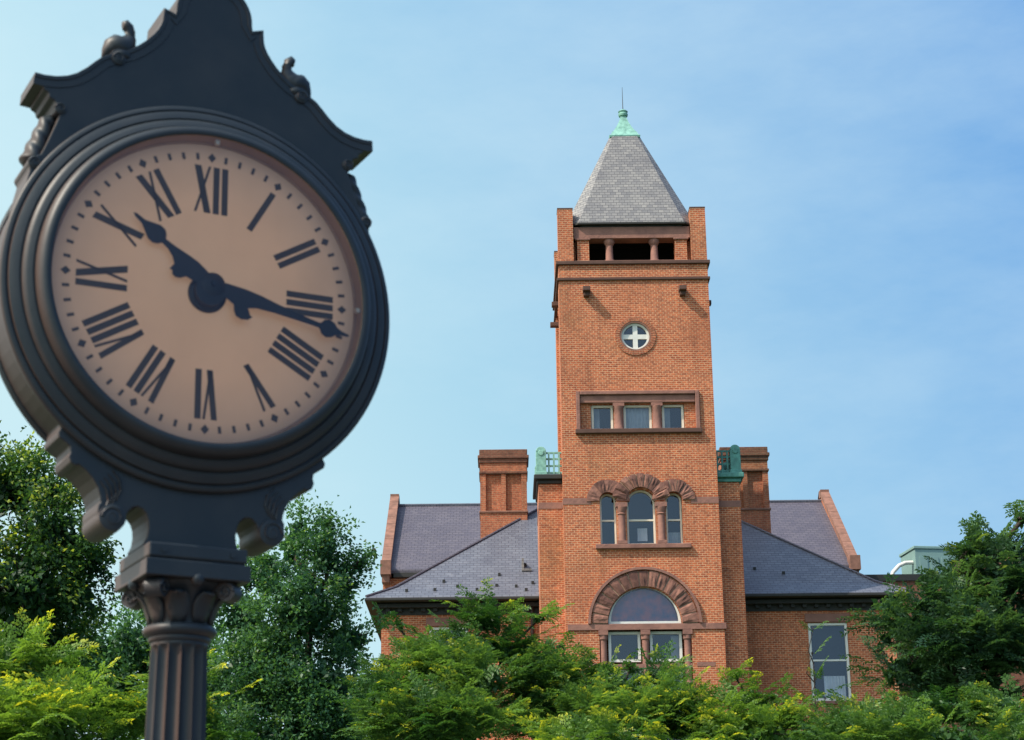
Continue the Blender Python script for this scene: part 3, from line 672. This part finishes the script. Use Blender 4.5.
# bezels, dials, numerals, hands; front and back alike
BZ = [(.56, .060), (.589, .060), (.5945, .052), (.5945, .036), (.589, .030), (.579, .029), (.577, .034), (.573, .034), (.571, .022), (.558, .015), (.545, .012), (.543, .018), (.539, .017), (.537, .004), (.525, -.004), (.512, -.008), (.510, -.002), (.506, -.003), (.503, -.028), (.497, -.040), (.487, -.047), (.476, -.049), (.470, -.045), (.4695, -.025)]
def strokes(name, quads, mat, parent, y=-.0016):
    m = MB()
    for q in quads: m.prism(q, y-.0012, y+.0008)
    return m.build(name, mat, parent)
TH, TN, P_ = .0205, .0075, .0265
def bar(xa, za, xb, zb, w): return [(xa-w/2, za), (xa+w/2, za), (xb+w/2, zb), (xb-w/2, zb)]
def glyphs(txt, h=.146):
    w = {'I': P_, 'X': .058, 'V': .046}; tot = sum(w[c] for c in txt); x = -tot/2; q = []
    if txt == 'I' or set(txt) == {'I'}: tot = P_*len(txt); x = -tot/2
    for c in txt:
        cxx = x+w[c]/2
        if c == 'I': q.append(bar(cxx, -h/2, cxx, h/2, TH*.9))
        if c == 'X':
            q.append(bar(cxx+.016, -h/2, cxx-.016, h/2, TH)); q.append(bar(cxx-.021, -h/2, cxx+.021, h/2, TN))
        if c == 'V':
            q.append(bar(cxx+.003, -h/2, cxx-.013, h/2, TH*.85)); q.append(bar(cxx+.000, -h/2, cxx+.018, h/2, TN))
        x += w[c]
    return q
def hand_poly(pts): return pts
def make_face(rotz):
    D = bpy.data.objects.new('dial', None)
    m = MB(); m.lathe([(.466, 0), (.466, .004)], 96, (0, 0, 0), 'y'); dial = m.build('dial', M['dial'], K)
    bpy.data.objects.remove(D)
    MR = Matrix.Rotation(rotz, 4, 'Z') @ Matrix.Translation((0, -.13, ZD))
    dial.matrix_local = MR @ Matrix.Rotation(R(-PH), 4, 'Y')
    for i, t_ in enumerate(['XII', 'I', 'II', 'III', 'IIII', 'V', 'VI', 'VII', 'VIII', 'IX', 'X', 'XI']):
        q = glyphs(t_, .148 if t_ != 'V' else .146); o = strokes('numeral', q, M['ink'], dial)
        o.matrix_local = Matrix.Rotation(R(30*i), 4, 'Y') @ Matrix.Translation((0, 0, .316))
    q = []
    for k in range(60):
        a = R(6*k); c_, s2 = math.cos(a), math.sin(a)
        def rr(x, z): return (x*c_+z*s2, -x*s2+z*c_)
        if k % 5 == 0: pp = [(0, .405), (.0125, .4195), (0, .434), (-.0125, .4195)]
        else: pp = [(-.0045, .4095), (.0045, .4095), (.0045, .430), (-.0045, .430)]
        q.append([rr(*p_) for p_ in pp])
    strokes('minute_track', q, M['ink'], dial)
    m = MB(); m.lathe([(.4692, -.044), (.466, -.02), (.463, -.006), (.459, -.006), (.458, -.001)], 96, (0, 0, 0), 'y', cap=False); m.build('dial_rim', M['rim'], dial, smooth=60)
    m = MB(); m.lathe([(.058, -.001), (.058, -.006), (.052, -.010), (.045, -.012), (.045, -.035), (.03, -.037)], 40, (-.004, 0, -.012), 'y'); m.build('centre_boss', M['hand'], K, smooth=40).matrix_local = MR
    # hands, drawn along +z then turned
    H = [(0, .306), (-.005, .296), (-.0075, .268), (-.018, .247), (-.029, .226), (-.029, .208), (-.020, .195), (-.008, .188), (-.009, .165), (-.017, .140), (-.030, .122), (-.052, .122), (-.050, .112), (-.058, .108), (-.060, .095), (-.052, .082), (-.034, .072), (-.028, .045), (-.020, 0), (0, -.03), (.020, 0), (.025, .045), (.026, .075), (.022, .105), (.013, .150), (.008, .188), (.020, .195), (.029, .208), (.029, .226), (.018, .247), (.0075, .268), (.005, .296)]
    Mn = [(0, .440), (-.004, .435), (-.006, .415), (-.012, .398), (-.023, .387), (-.029, .37), (-.023, .354), (-.012, .347), (-.0075, .342), (-.009, .30), (-.016, .20), (-.022, .15), (-.024, .10), (-.022, .06), (-.018, 0), (0, -.03), (.018, 0), (.024, .05), (.034, .075), (.052, .080), (.066, .090), (.070, .108), (.064, .128), (.052, .138), (.049, .130), (.030, .118), (.020, .145), (.014, .20), (.009, .30), (.0075, .342), (.012, .347), (.023, .354), (.029, .37), (.023, .387), (.012, .398), (.006, .415), (.004, .435)]
    for nm, P2, ang, yy in (('hour_hand', H, -52.4, -.022), ('minute_hand', Mn, 102.3, -.030)):
        m = MB(); m.prism(P2[::-1], -.0015, .0015); o = m.build(nm, M['hand'], K)
        o.matrix_local = MR @ Matrix.Translation((.003, yy, .008)) @ Matrix.Rotation(R(ang), 4, 'Y')
    m = MB(); m.lathe([(.036, 0), (.036, -.006), (.026, -.010), (.010, -.012), (.008, -.017)], 28, (.003, -.031, .008), 'y'); m.build('hand_hub', M['hand'], K, smooth=40).matrix_local = MR
    m = MB(); m.lathe(BZ, 128, (0, 0, 0), 'y', cap=False); m.build('bezel', M['iron'], K, smooth=48).matrix_local = MR
    m = MB()
    for a in (90, 0): x, z = .459*math.cos(R(a)), .459*math.sin(R(a)); m.box(x-.006, x+.006, -.034, -.022, z-.007, z+.007)
    m.build('glass_clip', M['cream'], K).matrix_local = MR
    m = MB(); m.lathe([(.469, -.004), (.30, -.009), (.12, -.012), (.001, -.013)], 64, (0, -.038, 0), 'y', cap=False)
    m.build('cover_glass', M['dial_glass'], K, smooth=80).matrix_local = MR
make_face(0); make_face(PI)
# column
m = MB(); m.box(-.143, .143, -.143, .143, -.800+ZD, -.758+ZD); m.build('abacus', M['iron'], K, bevel=.006)
m = MB(); m.box(-.151, .151, -.151, .151, -.852+ZD, -.806+ZD); m.box(-.139, .139, -.139, .139, -.8058+ZD, -.8002+ZD); m.build('abacus', M['iron'], K, bevel=.008)
m = MB()
for sx in (-.1, .1):
    for sy in (-.1435, .1435): m.lathe([(.009, -.004), (.006, .004)], 8, (sx, sy, -.779+ZD), 'y')
m.build('bolt', M['iron'], K)
cap_ = MB(); n = 48; lv = [(.080, -.968), (.081, -.95), (.084, -.93), (.090, -.91), (.099, -.89), (.112, -.872), (.128, -.858), (.130, -.853)]
rows = [[cap_.bm.verts.new((r*math.cos(2*PI*k/n)*(1+.05*math.cos(8*2*PI*k/n)*(i > 1)), r*math.sin(2*PI*k/n)*(1+.05*math.cos(8*2*PI*k/n)*(i > 1)), z+ZD)) for k in range(n)] for i, (r, z) in enumerate(lv)]
for a, b_ in zip(rows, rows[1:]):
    for k in range(n): cap_.bm.faces.new((a[k], a[(k+1) % n], b_[(k+1) % n], b_[k]))
cap_.bm.faces.new(rows[0][::-1]); cap_.bm.faces.new(rows[-1]); cp = cap_.build('capital', M['iron'], K, smooth=50)
for k in range(8):      # acanthus leaves
    a = PI/8+k*PI/4; tall = 1.0; m = MB(); rows = []
    pf = [(.082, -.965, .018), (.088, -.94, .028), (.097, -.915, .034), (.110, -.893, .030), (.126, -.882, .022), (.137, -.888, .012), (.134, -.898, .004)]
    for r, z, hw in pf:
        row = []
        for j in (-2, -1, 0, 1, 2):
            tt = hw*j/2; bulge = -.006*abs(j)/2+(.004 if j == 0 else 0)
            row.append(m.bm.verts.new(((r+bulge)*math.cos(a)-tt*math.sin(a), (r+bulge)*math.sin(a)+tt*math.cos(a), z+ZD)))
        rows.append(row)
    for r0, r1 in zip(rows, rows[1:]):
        for j in range(4): m.bm.faces.new((r0[j], r0[j+1], r1[j+1], r1[j]))
    o = m.build('acanthus_leaf', M['iron'], cp, smooth=60); md = o.modifiers.new('thick', 'SOLIDIFY'); md.thickness = .005
for k in range(4):      # corner volutes
    a = PI/4+k*PI/2; m = MB(); rd, td = Vector((math.cos(a), math.sin(a), 0)), Vector((-math.sin(a), math.cos(a), 0))
    c0 = rd*.150+Vector((0, 0, -.878+ZD)); n = 20; A_, B_ = [], []
    for s2, lst in ((-1, A_), (1, B_)):
        for q in range(n):
            th = 2*PI*q/n; lst.append(m.bm.verts.new(c0+td*.024*s2+rd*.027*math.cos(th)+Vector((0, 0, .027*math.sin(th)))))
    for q in range(n): m.bm.faces.new((A_[q], A_[(q+1) % n], B_[(q+1) % n], B_[q]))
    m.bm.faces.new(A_); m.bm.faces.new(B_[::-1])
    for s2 in (-1, 1):
        pts = [c0+td*.026*s2+rd*(.023*(1-i/24*.9)*math.cos(i/24*9))+Vector((0, 0, .023*(1-i/24*.9)*math.sin(i/24*9))) for i in range(25)]; m.tube(pts, .0045, 6)
        m.tube([rd*.09+td*.012*s2+Vector((0, 0, -.93+ZD)), rd*.10+td*.014*s2+Vector((0, 0, -.89+ZD)), rd*.125+td*.018*s2+Vector((0, 0, -.862+ZD)), rd*.150+td*.022*s2+Vector((0, 0, -.853+ZD))], [.006, .008, .009, .008], 8)
    m.build('volute', M['iron'], cp, smooth=50)
    a2 = k*PI/2; m = MB(); m.lathe([(.004, .030), (.016, .024), (.020, .012), (.016, 0), (.004, -.004)], 14, (0, 0, 0), 'y')
    o = m.build('fleuron', M['iron'], cp, smooth=60); o.matrix_local = Matrix.Rotation(a2, 4, 'Z') @ Matrix.Translation((0, -.15, -.853+ZD))
m = MB(); m.lathe([(.080, -.963), (.092, -.966), (.101, -.972), (.104, -.981), (.101, -.990), (.092, -.996), (.086, -.999), (.088, -1.005), (.084, -1.012), (.080, -1.014)], 48, (0, 0, ZD)); m.build('astragal', M['iron'], K, smooth=60)
m = MB(); NF, SP = 14, 8; n = NF*SP; rows = []
hs = [-1.010, -1.022, -1.028, -1.034, -1.042, -1.052, -1.27, -1.6, -2.0, -2.4, -2.44, -2.46, -2.48]
for h in hs:
    r = .0795+.0135*(-1.01-h)/.8 if h > -1.6 else .0895+.006*(-1.6-h)
    dep = 0 if h > -1.024 or h < -2.45 else min(1, (-1.022-h)/.03)**.5
    rows.append([m.bm.verts.new(((r-.016*dep*math.sin(PI*((k % SP)/SP))**.6*(1 if k % SP else 0))*math.cos(2*PI*k/n), (r-.016*dep*math.sin(PI*((k % SP)/SP))**.6*(1 if k % SP else 0))*math.sin(2*PI*k/n), h+ZD)) for k in range(n)])
for a, b_ in zip(rows, rows[1:]):
    for k in range(n): m.bm.faces.new((a[k], a[(k+1) % n], b_[(k+1) % n], b_[k]))
m.bm.faces.new(rows[0][::-1]); m.bm.faces.new(rows[-1]); m.build('shaft', M['iron'], K, smooth=35)
m = MB(); m.lathe([(.10, -2.47), (.13, -2.50), (.135, -2.53), (.12, -2.56), (.15, -2.62), (.155, -2.66)], 40, (0, 0, ZD)); m.box(-.19, .19, -.19, .19, -2.72+ZD, -2.66+ZD); m.box(-.165, .165, -.165, .165, -3.30+ZD, -2.72+ZD); m.box(-.21, .21, -.21, .21, 0, -3.30+ZD); m.build('pedestal', M['iron'], K, bevel=.01)

# ------------------------------------------------------------------ trees
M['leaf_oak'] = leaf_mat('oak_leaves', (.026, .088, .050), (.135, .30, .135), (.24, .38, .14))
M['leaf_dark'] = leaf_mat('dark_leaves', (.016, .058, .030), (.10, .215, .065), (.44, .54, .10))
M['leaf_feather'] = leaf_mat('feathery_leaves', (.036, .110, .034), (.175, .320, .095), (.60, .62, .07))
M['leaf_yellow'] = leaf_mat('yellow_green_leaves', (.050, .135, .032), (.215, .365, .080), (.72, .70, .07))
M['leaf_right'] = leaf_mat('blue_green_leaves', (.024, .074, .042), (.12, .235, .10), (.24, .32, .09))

def basis(D):
    D = D/np.linalg.norm(D); up = np.array([0, 0, 1.]); s = np.cross(D, up)
    if np.linalg.norm(s) < .1: s = np.cross(D, np.array([0, 1., 0]))
    s /= np.linalg.norm(s); n = np.cross(s, D); return D, s, n
class Leaves:
    def __init__(s): s.V = []; s.C = []
    def leaf(s, P, A, Sd, N, ln, w, col, fold=.25):
        """P base (k,3), A along, Sd side, N normal, arrays; one folded quad per leaf"""
        ln = np.asarray(ln).reshape(-1, 1); w = np.asarray(w).reshape(-1, 1)
        v = np.stack([P, P+A*ln*.45-Sd*w*.5+N*w*fold, P+A*ln-N*ln*.12, P+A*ln*.45+Sd*w*.5+N*w*fold], 1)
        s.V.append(v); s.C.append(col)
    def build(s, name, mat, parent):
        V = np.concatenate(s.V).astype(np.float32); C = np.concatenate(s.C).astype(np.float32); k = len(V)
        me = bpy.data.meshes.new(name); me.vertices.add(4*k); me.vertices.foreach_set('co', V.ravel())
        me.loops.add(4*k); me.loops.foreach_set('vertex_index', np.arange(4*k, dtype=np.int32))
        me.polygons.add(k); me.polygons.foreach_set('loop_start', np.arange(0, 4*k, 4, dtype=np.int32)); me.polygons.foreach_set('loop_total', np.full(k, 4, dtype=np.int32))
        me.update(calc_edges=True)
        at_ = me.attributes.new('leaf', 'FLOAT_COLOR', 'POINT'); c4 = np.ones((k, 4, 4), np.float32); c4[:, :, :2] = C[:, None, :2]; at_.data.foreach_set('color', c4.ravel())
        o = bpy.data.objects.new(name, me); COL.objects.link(o); me.materials.append(mat); o.parent = parent; return o
def spray_feather(L, P, D, length, nf, lf, leafl, shade, tipf):
    """a drooping branchlet with pinnate side fronds in a loose flat plane"""
    D, S_, N = basis(D); N = N+rng.normal(0, .25, 3); N /= np.linalg.norm(N); S_ = np.cross(D, N); S_ /= np.linalg.norm(S_)
    for i in range(nf):
        t = (i+.5)/nf; base = P+D*length*t-np.array([0, 0, 1])*length*.22*t*t
        sd = 1 if i % 2 else -1; a = R(rng.uniform(35, 65)*(1-.5*t))
        fd = D*math.cos(a)+S_*sd*math.sin(a); fd[2] -= .15; fd /= np.linalg.norm(fd)
        fl = lf*(1-.45*t)*rng.uniform(.75, 1.2); m = max(3, int(fl/(leafl*.42)))
        fs = np.cross(fd, N); fs /= np.linalg.norm(fs)
        tt = np.repeat(np.linspace(.12, 1, m), 2); sg = np.tile([1, -1], m)
        pb = base+fd*(tt*fl)[:, None]-np.array([0, 0, 1.])*(fl*.30*tt**2)[:, None]
        A = fd*.55+fs*sg[:, None]*.85+rng.normal(0, .12, (2*m, 3)); A /= np.linalg.norm(A, axis=1)[:, None]
        Nn = N+rng.normal(0, .3, (2*m, 3)); Nn /= np.linalg.norm(Nn, axis=1)[:, None]; Sd = np.cross(A, Nn); Sd /= np.linalg.norm(Sd, axis=1)[:, None]
        c = np.clip(shade+rng.normal(0, .16, 2*m), 0, 1); tip = np.where(rng.random(2*m) < .75, np.clip(tipf*1.3*max(0, (t-.45)/.55)*(.3+tt*.9), 0, 1), 0) if tipf > 0 else np.zeros(2*m)
        L.leaf(pb, A, Sd, Nn, leafl*rng.uniform(.8, 1.2, 2*m), leafl*.42*rng.uniform(.8, 1.2, 2*m), np.stack([c, tip], 1))
def spray_broad(L, P, D, length, k, leafl, shade, tipf):
    D, S_, N = basis(D); t = rng.uniform(.1, 1, k)**.8
    pb = P+D*(t*length)[:, None]+rng.normal(0, leafl*.9, (k, 3))*(.5+t)[:, None]
    A = D*.6+rng.normal(0, .75, (k, 3))+np.array([0, 0, -.15]); A /= np.linalg.norm(A, axis=1)[:, None]
    Nn = np.array([0, 0, .9])+rng.normal(0, .55, (k, 3)); Sd = np.cross(A, Nn); Sd /= np.linalg.norm(Sd, axis=1)[:, None]; Nn = np.cross(Sd, A)
    c = np.clip(shade+rng.normal(0, .13, k), 0, 1); tip = np.where(rng.random(k) < .5*tipf, rng.uniform(.4, 1, k), 0)*(t > .5)
    L.leaf(pb, A, Sd, Nn, leafl*rng.uniform(.75, 1.25, k), leafl*.62*rng.uniform(.8, 1.2, k), np.stack([c, tip], 1))
def tree(name, label, group, base, lobes, mat, style, dens, leafl, tipp, trunk_r=.16, spl=.6, inner=1.0, gap=0.0):
    """lobes: (centre, rx, ry, rz).  limbs reach every lobe; sprays fill each lobe's outer shell"""
    root = empty(name, base); tag(root, label, 'tree' if 'tree' in name else 'shrub', group)
    b0 = Vector(base); L = Leaves(); W = MB()
    ov = spl*(.42 if style == 'feather' else .36)
    lobes = [(c, max(rx*.42, rx-ov), max(ry*.42, ry-ov), max(rz*.42, rz-ov*.9)) for c, rx, ry, rz in lobes]
    cen = sum((Vector(c) for c, *_ in lobes), Vector())/len(lobes); top = max(c[2] for c, *_ in lobes)
    fork = Vector((b0.x*.6+cen.x*.4, b0.y*.6+cen.y*.4, b0.z+(cen.z-b0.z)*.45)); leader = Vector((cen.x, cen.y, b0.z+(top-b0.z)*.85))
    W.tube([Vector((0, 0, -.2)), (fork-b0)*.5+Vector((.04, 0, 0)), fork-b0, leader-b0], [trunk_r*1.25, trunk_r, trunk_r*.8, trunk_r*.2], 10)
    for (c, rx, ry, rz) in lobes:
        c = Vector(c); st = fork.lerp(leader, min(1, max(0, (c.z-fork.z)/(leader.z-fork.z+1e-3)-.25)))
        mid = st.lerp(c, .5)+Vector((random.uniform(-.2, .2), random.uniform(-.2, .2), -.12))
        W.tube([st-b0, mid-b0, c-b0], [trunk_r*.42, trunk_r*.3, trunk_r*.16], 7)
        for k in range(7):
            d = Vector((random.gauss(0, 1), random.gauss(0, 1), random.gauss(.3, .8))).normalized()
            e = c+Vector((d.x*rx, d.y*ry, d.z*rz))*.8; W.tube([c-b0, c.lerp(e, .5)-b0+Vector((0, 0, .05)), e-b0], [trunk_r*.14, trunk_r*.09, trunk_r*.03], 5)
        area = (rx*ry+ry*rz+rx*rz)*4.2; n = int(area*dens)
        rr = np.array([rx, ry, rz]); c_ = np.array(c)
        for i in range(n):
            d = rng.normal(0, 1, 3); d /= np.linalg.norm(d)
            if d[1] > .45 and rng.random() < .5: d[1] = -d[1]      # the far side needs fewer
            rad = rng.uniform(.62, 1.0)**.7*(1+.16*mnoise(Vector(c_+d*1.7)*1.1))
            P = c_+d*rr*rad-np.array(b0)
            D = d*np.array([1, 1, .5])+np.array([0, 0, .62 if style == 'feather' else .4])+rng.normal(0, .3, 3)
            g_ = mnoise(Vector((P[0]*1.1+9, P[1]*1.1, P[2]*1.5)))
            if g_ < -.30+gap: continue
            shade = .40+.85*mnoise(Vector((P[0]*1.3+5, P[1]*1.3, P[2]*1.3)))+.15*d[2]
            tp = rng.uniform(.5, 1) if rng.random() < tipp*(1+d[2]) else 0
            if style == 'feather': spray_feather(L, P, D, spl*rng.choice([.7, .9, 1.1, 1.7], p=[.3, .3, .25, .15]), 8, spl*.42, leafl, shade, tp)
            else: spray_broad(L, P, D, spl*rng.uniform(.5, 1.3), 50, leafl, shade, tp)
        k = int(n*7*inner)                                             # inner leaves that close the crown, coloured dark for its inner shade
        if k:
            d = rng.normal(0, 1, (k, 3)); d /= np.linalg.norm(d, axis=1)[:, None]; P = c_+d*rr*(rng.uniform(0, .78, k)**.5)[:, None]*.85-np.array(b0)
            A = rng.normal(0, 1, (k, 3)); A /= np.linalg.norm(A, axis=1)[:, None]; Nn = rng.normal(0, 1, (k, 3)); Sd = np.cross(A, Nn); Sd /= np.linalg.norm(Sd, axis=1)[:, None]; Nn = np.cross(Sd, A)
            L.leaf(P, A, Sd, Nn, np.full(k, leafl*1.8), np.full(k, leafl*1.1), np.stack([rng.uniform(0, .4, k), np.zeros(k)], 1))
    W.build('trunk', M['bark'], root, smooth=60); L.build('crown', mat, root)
    return root
def lob(Y, items):
    o = []
    for it in items:
        x, y, rx, ry = it[:4]; dy = it[4] if len(it) > 4 else 0; yy = Y+dy; p = at(x, y, yy); k = yy/1850
        o.append((tuple(p), rx*k, (rx+ry)*.5*k*1.05, ry*k))
    return o
def foot(x, Y): p = at(x, 700, Y); return (p.x, Y, gz(p.x, Y)-.02)

tree('broadleaf_tree', 'tall dark leafy tree with pale yellow tips at the left edge behind the clock', None, foot(5, 31),
     lob(31, [(10, 490, 48, 42), (-30, 520, 50, 60), (55, 540, 42, 46, -.6), (20, 590, 60, 52, -1), (75, 590, 36, 40), (-40, 610, 50, 60), (95, 560, 18, 22), (30, 650, 70, 50, .5), (60, 500, 24, 26)]),
     M['leaf_dark'], 'broad', 20, .088, .38, .22, .48, inner=1.0, gap=.06)
tree('background_tree', 'dark shaded tree filling the gap behind the clock capital', None, foot(150, 40),
     lob(40, [(140, 650, 60, 40), (200, 680, 50, 45), (110, 690, 60, 40), (170, 720, 60, 30)]), M['leaf_oak'], 'broad', 9, .12, .02, .2, .6)
tree('oak_tree', 'blue green oak tree with upright leafy leaders between clock and courthouse', None, foot(295, 36),
     lob(36, [(292, 545, 20, 34), (325, 552, 24, 34, -.5), (268, 575, 26, 34), (360, 566, 14, 14), (345, 590, 22, 22), (300, 610, 50, 42, -1), (245, 620, 30, 40), (350, 640, 34, 22), (260, 680, 56, 46, -.6), (320, 690, 56, 46, -1), (350, 730, 40, 40), (374, 552, 9, 9), (300, 530, 12, 22), (328, 528, 9, 14), (275, 740, 70, 30, -1)]),
     M['leaf_oak'], 'broad', 21, .085, .10, .17, .40, inner=.9, gap=.10)
# feathery small trees in front
tree('feathery_shrub', 'yellow green feathery shrub below the clock at the left edge', 'feathery shrubs at the foot of the picture', foot(60, 19),
     lob(19, [(20, 668, 55, 38), (-30, 690, 50, 50), (90, 690, 55, 42, -.3), (40, 730, 90, 45, -.6), (130, 720, 46, 40), (0, 730, 50, 45, -.8)]),
     M['leaf_yellow'], 'feather', 44, .050, .32, .08, .42)
tree('feathery_shrub', 'yellow green feathery shrub showing just right of the clock column', 'feathery shrubs at the foot of the picture', foot(190, 20),
     lob(20, [(185, 690, 34, 40), (205, 730, 34, 36), (165, 730, 40, 36), (222, 740, 14, 22)]), M['leaf_yellow'], 'feather', 44, .050, .35, .06, .42)
tree('feathery_tree', 'small feathery green tree reaching up to the left wing of the courthouse', 'feathery small trees before the courthouse', foot(460, 26),
     lob(26, [(488, 622, 34, 22), (462, 644, 24, 16), (505, 650, 36, 22), (398, 626, 22, 6, -.4), (428, 664, 44, 24, -.4), (470, 680, 60, 32, -.6), (390, 700, 46, 30, -.8), (530, 680, 44, 26), (540, 618, 22, 10), (440, 725, 90, 34, -1), (385, 682, 28, 12, -.5)]),
     M['leaf_feather'], 'feather', 52, .055, .13, .08, .38)
tree('feathery_tree', 'small feathery green tree in front of the arched courthouse entrance', 'feathery small trees before the courthouse', foot(610, 26.5),
     lob(26.5, [(560, 678, 40, 26), (610, 692, 46, 26, -.3), (655, 680, 32, 20), (600, 725, 70, 34, -.8), (665, 715, 46, 34, -.6), (540, 720, 50, 34, -.5), (630, 668, 16, 9), (560, 650, 12, 10)]),
     M['leaf_feather'], 'feather', 52, .055, .20, .08, .38)
tree('feathery_tree', 'pale feathery tree under the right side of the courthouse tower', 'feathery small trees before the courthouse', foot(745, 26),
     lob(26, [(740, 700, 38, 20), (768, 722, 36, 24, -.4), (715, 722, 42, 28, -.4), (735, 676, 12, 12), (785, 700, 16, 8), (760, 740, 80, 26, -.6)]),
     M['leaf_yellow'], 'feather', 46, .055, .28, .08, .38)
tree('feathery_shrub', 'bright yellow tipped shrub at the bottom between the two middle trees', 'feathery shrubs at the foot of the picture', foot(590, 22),
     lob(22, [(590, 742, 60, 18), (650, 748, 40, 16), (540, 752, 40, 16)]), M['leaf_yellow'], 'feather', 40, .05, .7, .06, .45)
tree('dense_tree', 'large dense blue green tree at the right edge beside the wing', None, foot(985, 31),
     lob(31, [(962, 574, 28, 20), (985, 552, 38, 24), (1010, 578, 46, 32, -.4), (948, 604, 50, 28, -.6), (905, 625, 36, 24, -.3), (960, 640, 62, 36, -1), (1020, 640, 50, 50, -.8), (1022, 520, 20, 16), (885, 640, 18, 12), (900, 672, 34, 26), (960, 690, 60, 36), (1058, 618, 40, 48), (880, 604, 10, 7), (972, 540, 20, 12)]),
     M['leaf_right'], 'feather', 30, .085, .05, .20, .44)
tree('feathery_tree', 'lower feathery tree in front of the right wing and the dense tree', 'feathery small trees before the courthouse', foot(910, 25),
     lob(25, [(852, 728, 36, 18), (895, 718, 34, 20, -.4), (950, 712, 40, 22), (1005, 715, 46, 30), (900, 742, 90, 26, -.8), (950, 738, 46, 24, -.9), (830, 735, 40, 20), (1000, 745, 60, 20, -.8)]),
     M['leaf_feather'], 'feather', 46, .055, .13, .08, .38)
tree('sapling', 'thin young sapling standing in front of the right wing window', None, foot(812, 46),
     lob(46, [(813, 630, 6, 8), (812, 655, 8, 9), (816, 680, 9, 8), (806, 702, 14, 9), (825, 700, 10, 7)]), M['leaf_yellow'], 'feather', 40, .06, .2, .045, .40, inner=0)
tree('sapling', 'thin young sapling rising before the left shoulder of the tower', None, foot(538, 40),
     lob(40, [(530, 640, 7, 8), (536, 658, 14, 12), (545, 675, 16, 12), (524, 668, 12, 10)]), M['leaf_feather'], 'feather', 40, .06, .1, .05, .45, inner=0)
for o in S.objects:
    if o.name.startswith('sapling') and not o.parent: o['category'] = 'sapling'

# ------------------------------------------------------------------ light, sky, camera
sun_dir = Vector((-.62, -.33, .80)).normalized()
el = math.asin(sun_dir.z); az = math.atan2(sun_dir.x, sun_dir.y)
W = bpy.data.worlds.new('World'); S.world = W; W.use_nodes = True; nt = W.node_tree; nt.nodes.clear()
wo = nd(nt, 'ShaderNodeOutputWorld'); bg = nd(nt, 'ShaderNodeBackground')
sky = nd(nt, 'ShaderNodeTexSky', sky_type='NISHITA'); sky.sun_disc = False; sky.sun_elevation = el; sky.sun_rotation = az
sky.air_density = 1.0; sky.dust_density = 1.0; sky.ozone_density = 1.0; sky.altitude = 50
# summer haze over the physical sky: paler towards the sun's side and the horizon, plus thin streaks of cirrus
tc = nd(nt, 'ShaderNodeTexCoord'); mp = nd(nt, 'ShaderNodeMapping'); mp.inputs['Scale'].default_value = (1.3, 1.3, 3.2); mp.inputs['Rotation'].default_value = (.25, .55, .3)
nt.links.new(tc.outputs['Generated'], mp.inputs[0])
cl = noise(nt, mp.outputs[0], 2.4, 7, .62)
sx = nd(nt, 'ShaderNodeSeparateXYZ'); nt.links.new(tc.outputs['Generated'], sx.inputs[0])
ma = nd(nt, 'ShaderNodeMath', operation='MULTIPLY_ADD'); nt.links.new(sx.outputs[0], ma.inputs[0]); ma.inputs[1].default_value = -.80; ma.inputs[2].default_value = .70
mb = nd(nt, 'ShaderNodeMath', operation='MULTIPLY_ADD'); nt.links.new(sx.outputs[2], mb.inputs[0]); mb.inputs[1].default_value = -.62; nt.links.new(ma.outputs[0], mb.inputs[2])
hz = ramp(nt, mb.outputs[0], [(.0, (1.1, 2.7, 6.2)), (.20, (1.8, 4.4, 8.6)), (.52, (4.5, 7.6, 9.4)), (.68, (6.4, 9.2, 9.9)), (1.0, (7.4, 9.7, 10.0))])
col = mixc(nt, sky.outputs[0], hz, .85)
col = mixc(nt, col, (6.6, 8.6, 9.6), ramp(nt, cl, [(.44, 0.0), (.76, .42)]))
# bright hazy aureole round the sun (behind the camera, to the left)
nz = nd(nt, 'ShaderNodeVectorMath', operation='NORMALIZE'); nt.links.new(tc.outputs['Generated'], nz.inputs[0])
dt = nd(nt, 'ShaderNodeVectorMath', operation='DOT_PRODUCT'); nt.links.new(nz.outputs[0], dt.inputs[0]); dt.inputs[1].default_value = tuple(sun_dir)
glow = ramp(nt, dt.outputs['Value'], [(.0, (0, 0, 0)), (.35, (.6, .6, .6)), (.75, (5, 4.9, 4.6)), (1.0, (16, 15, 13.5))])
col = mixc(nt, col, glow, 1.0, 'ADD')
nt.links.new(col, bg.inputs[0]); bg.inputs[1].default_value = .10; nt.links.new(bg.outputs[0], wo.inputs[0])
sl = bpy.data.lights.new('sun', 'SUN'); sl.energy = 4.8; sl.angle = R(.5); sl.color = (1, .90, .76)
so = bpy.data.objects.new('sun', sl); COL.objects.link(so); so.rotation_euler = sun_dir.to_track_quat('Z', 'Y').to_euler(); so.location = (-20, -10, 40)
cd = bpy.data.cameras.new('camera'); cam = bpy.data.objects.new('camera', cd); COL.objects.link(cam); S.camera = cam
cd.sensor_width = 36; cd.lens = F/1024*36; cd.dof.use_dof = True; cd.dof.focus_distance = 62; cd.dof.aperture_fstop = 7.6; cd.clip_start = .05; cd.clip_end = 4000
cam.matrix_world = Matrix.Translation((0, 0, CAMZ)) @ Matrix.Rotation(PI/2+PITCH, 4, 'X') @ Matrix.Rotation(ROLL, 4, 'Z')
S.view_settings.view_transform = 'Standard'; S.view_settings.look = 'None'; S.view_settings.exposure = 0
S.cycles.max_bounces = 8; S.cycles.transparent_max_bounces = 12
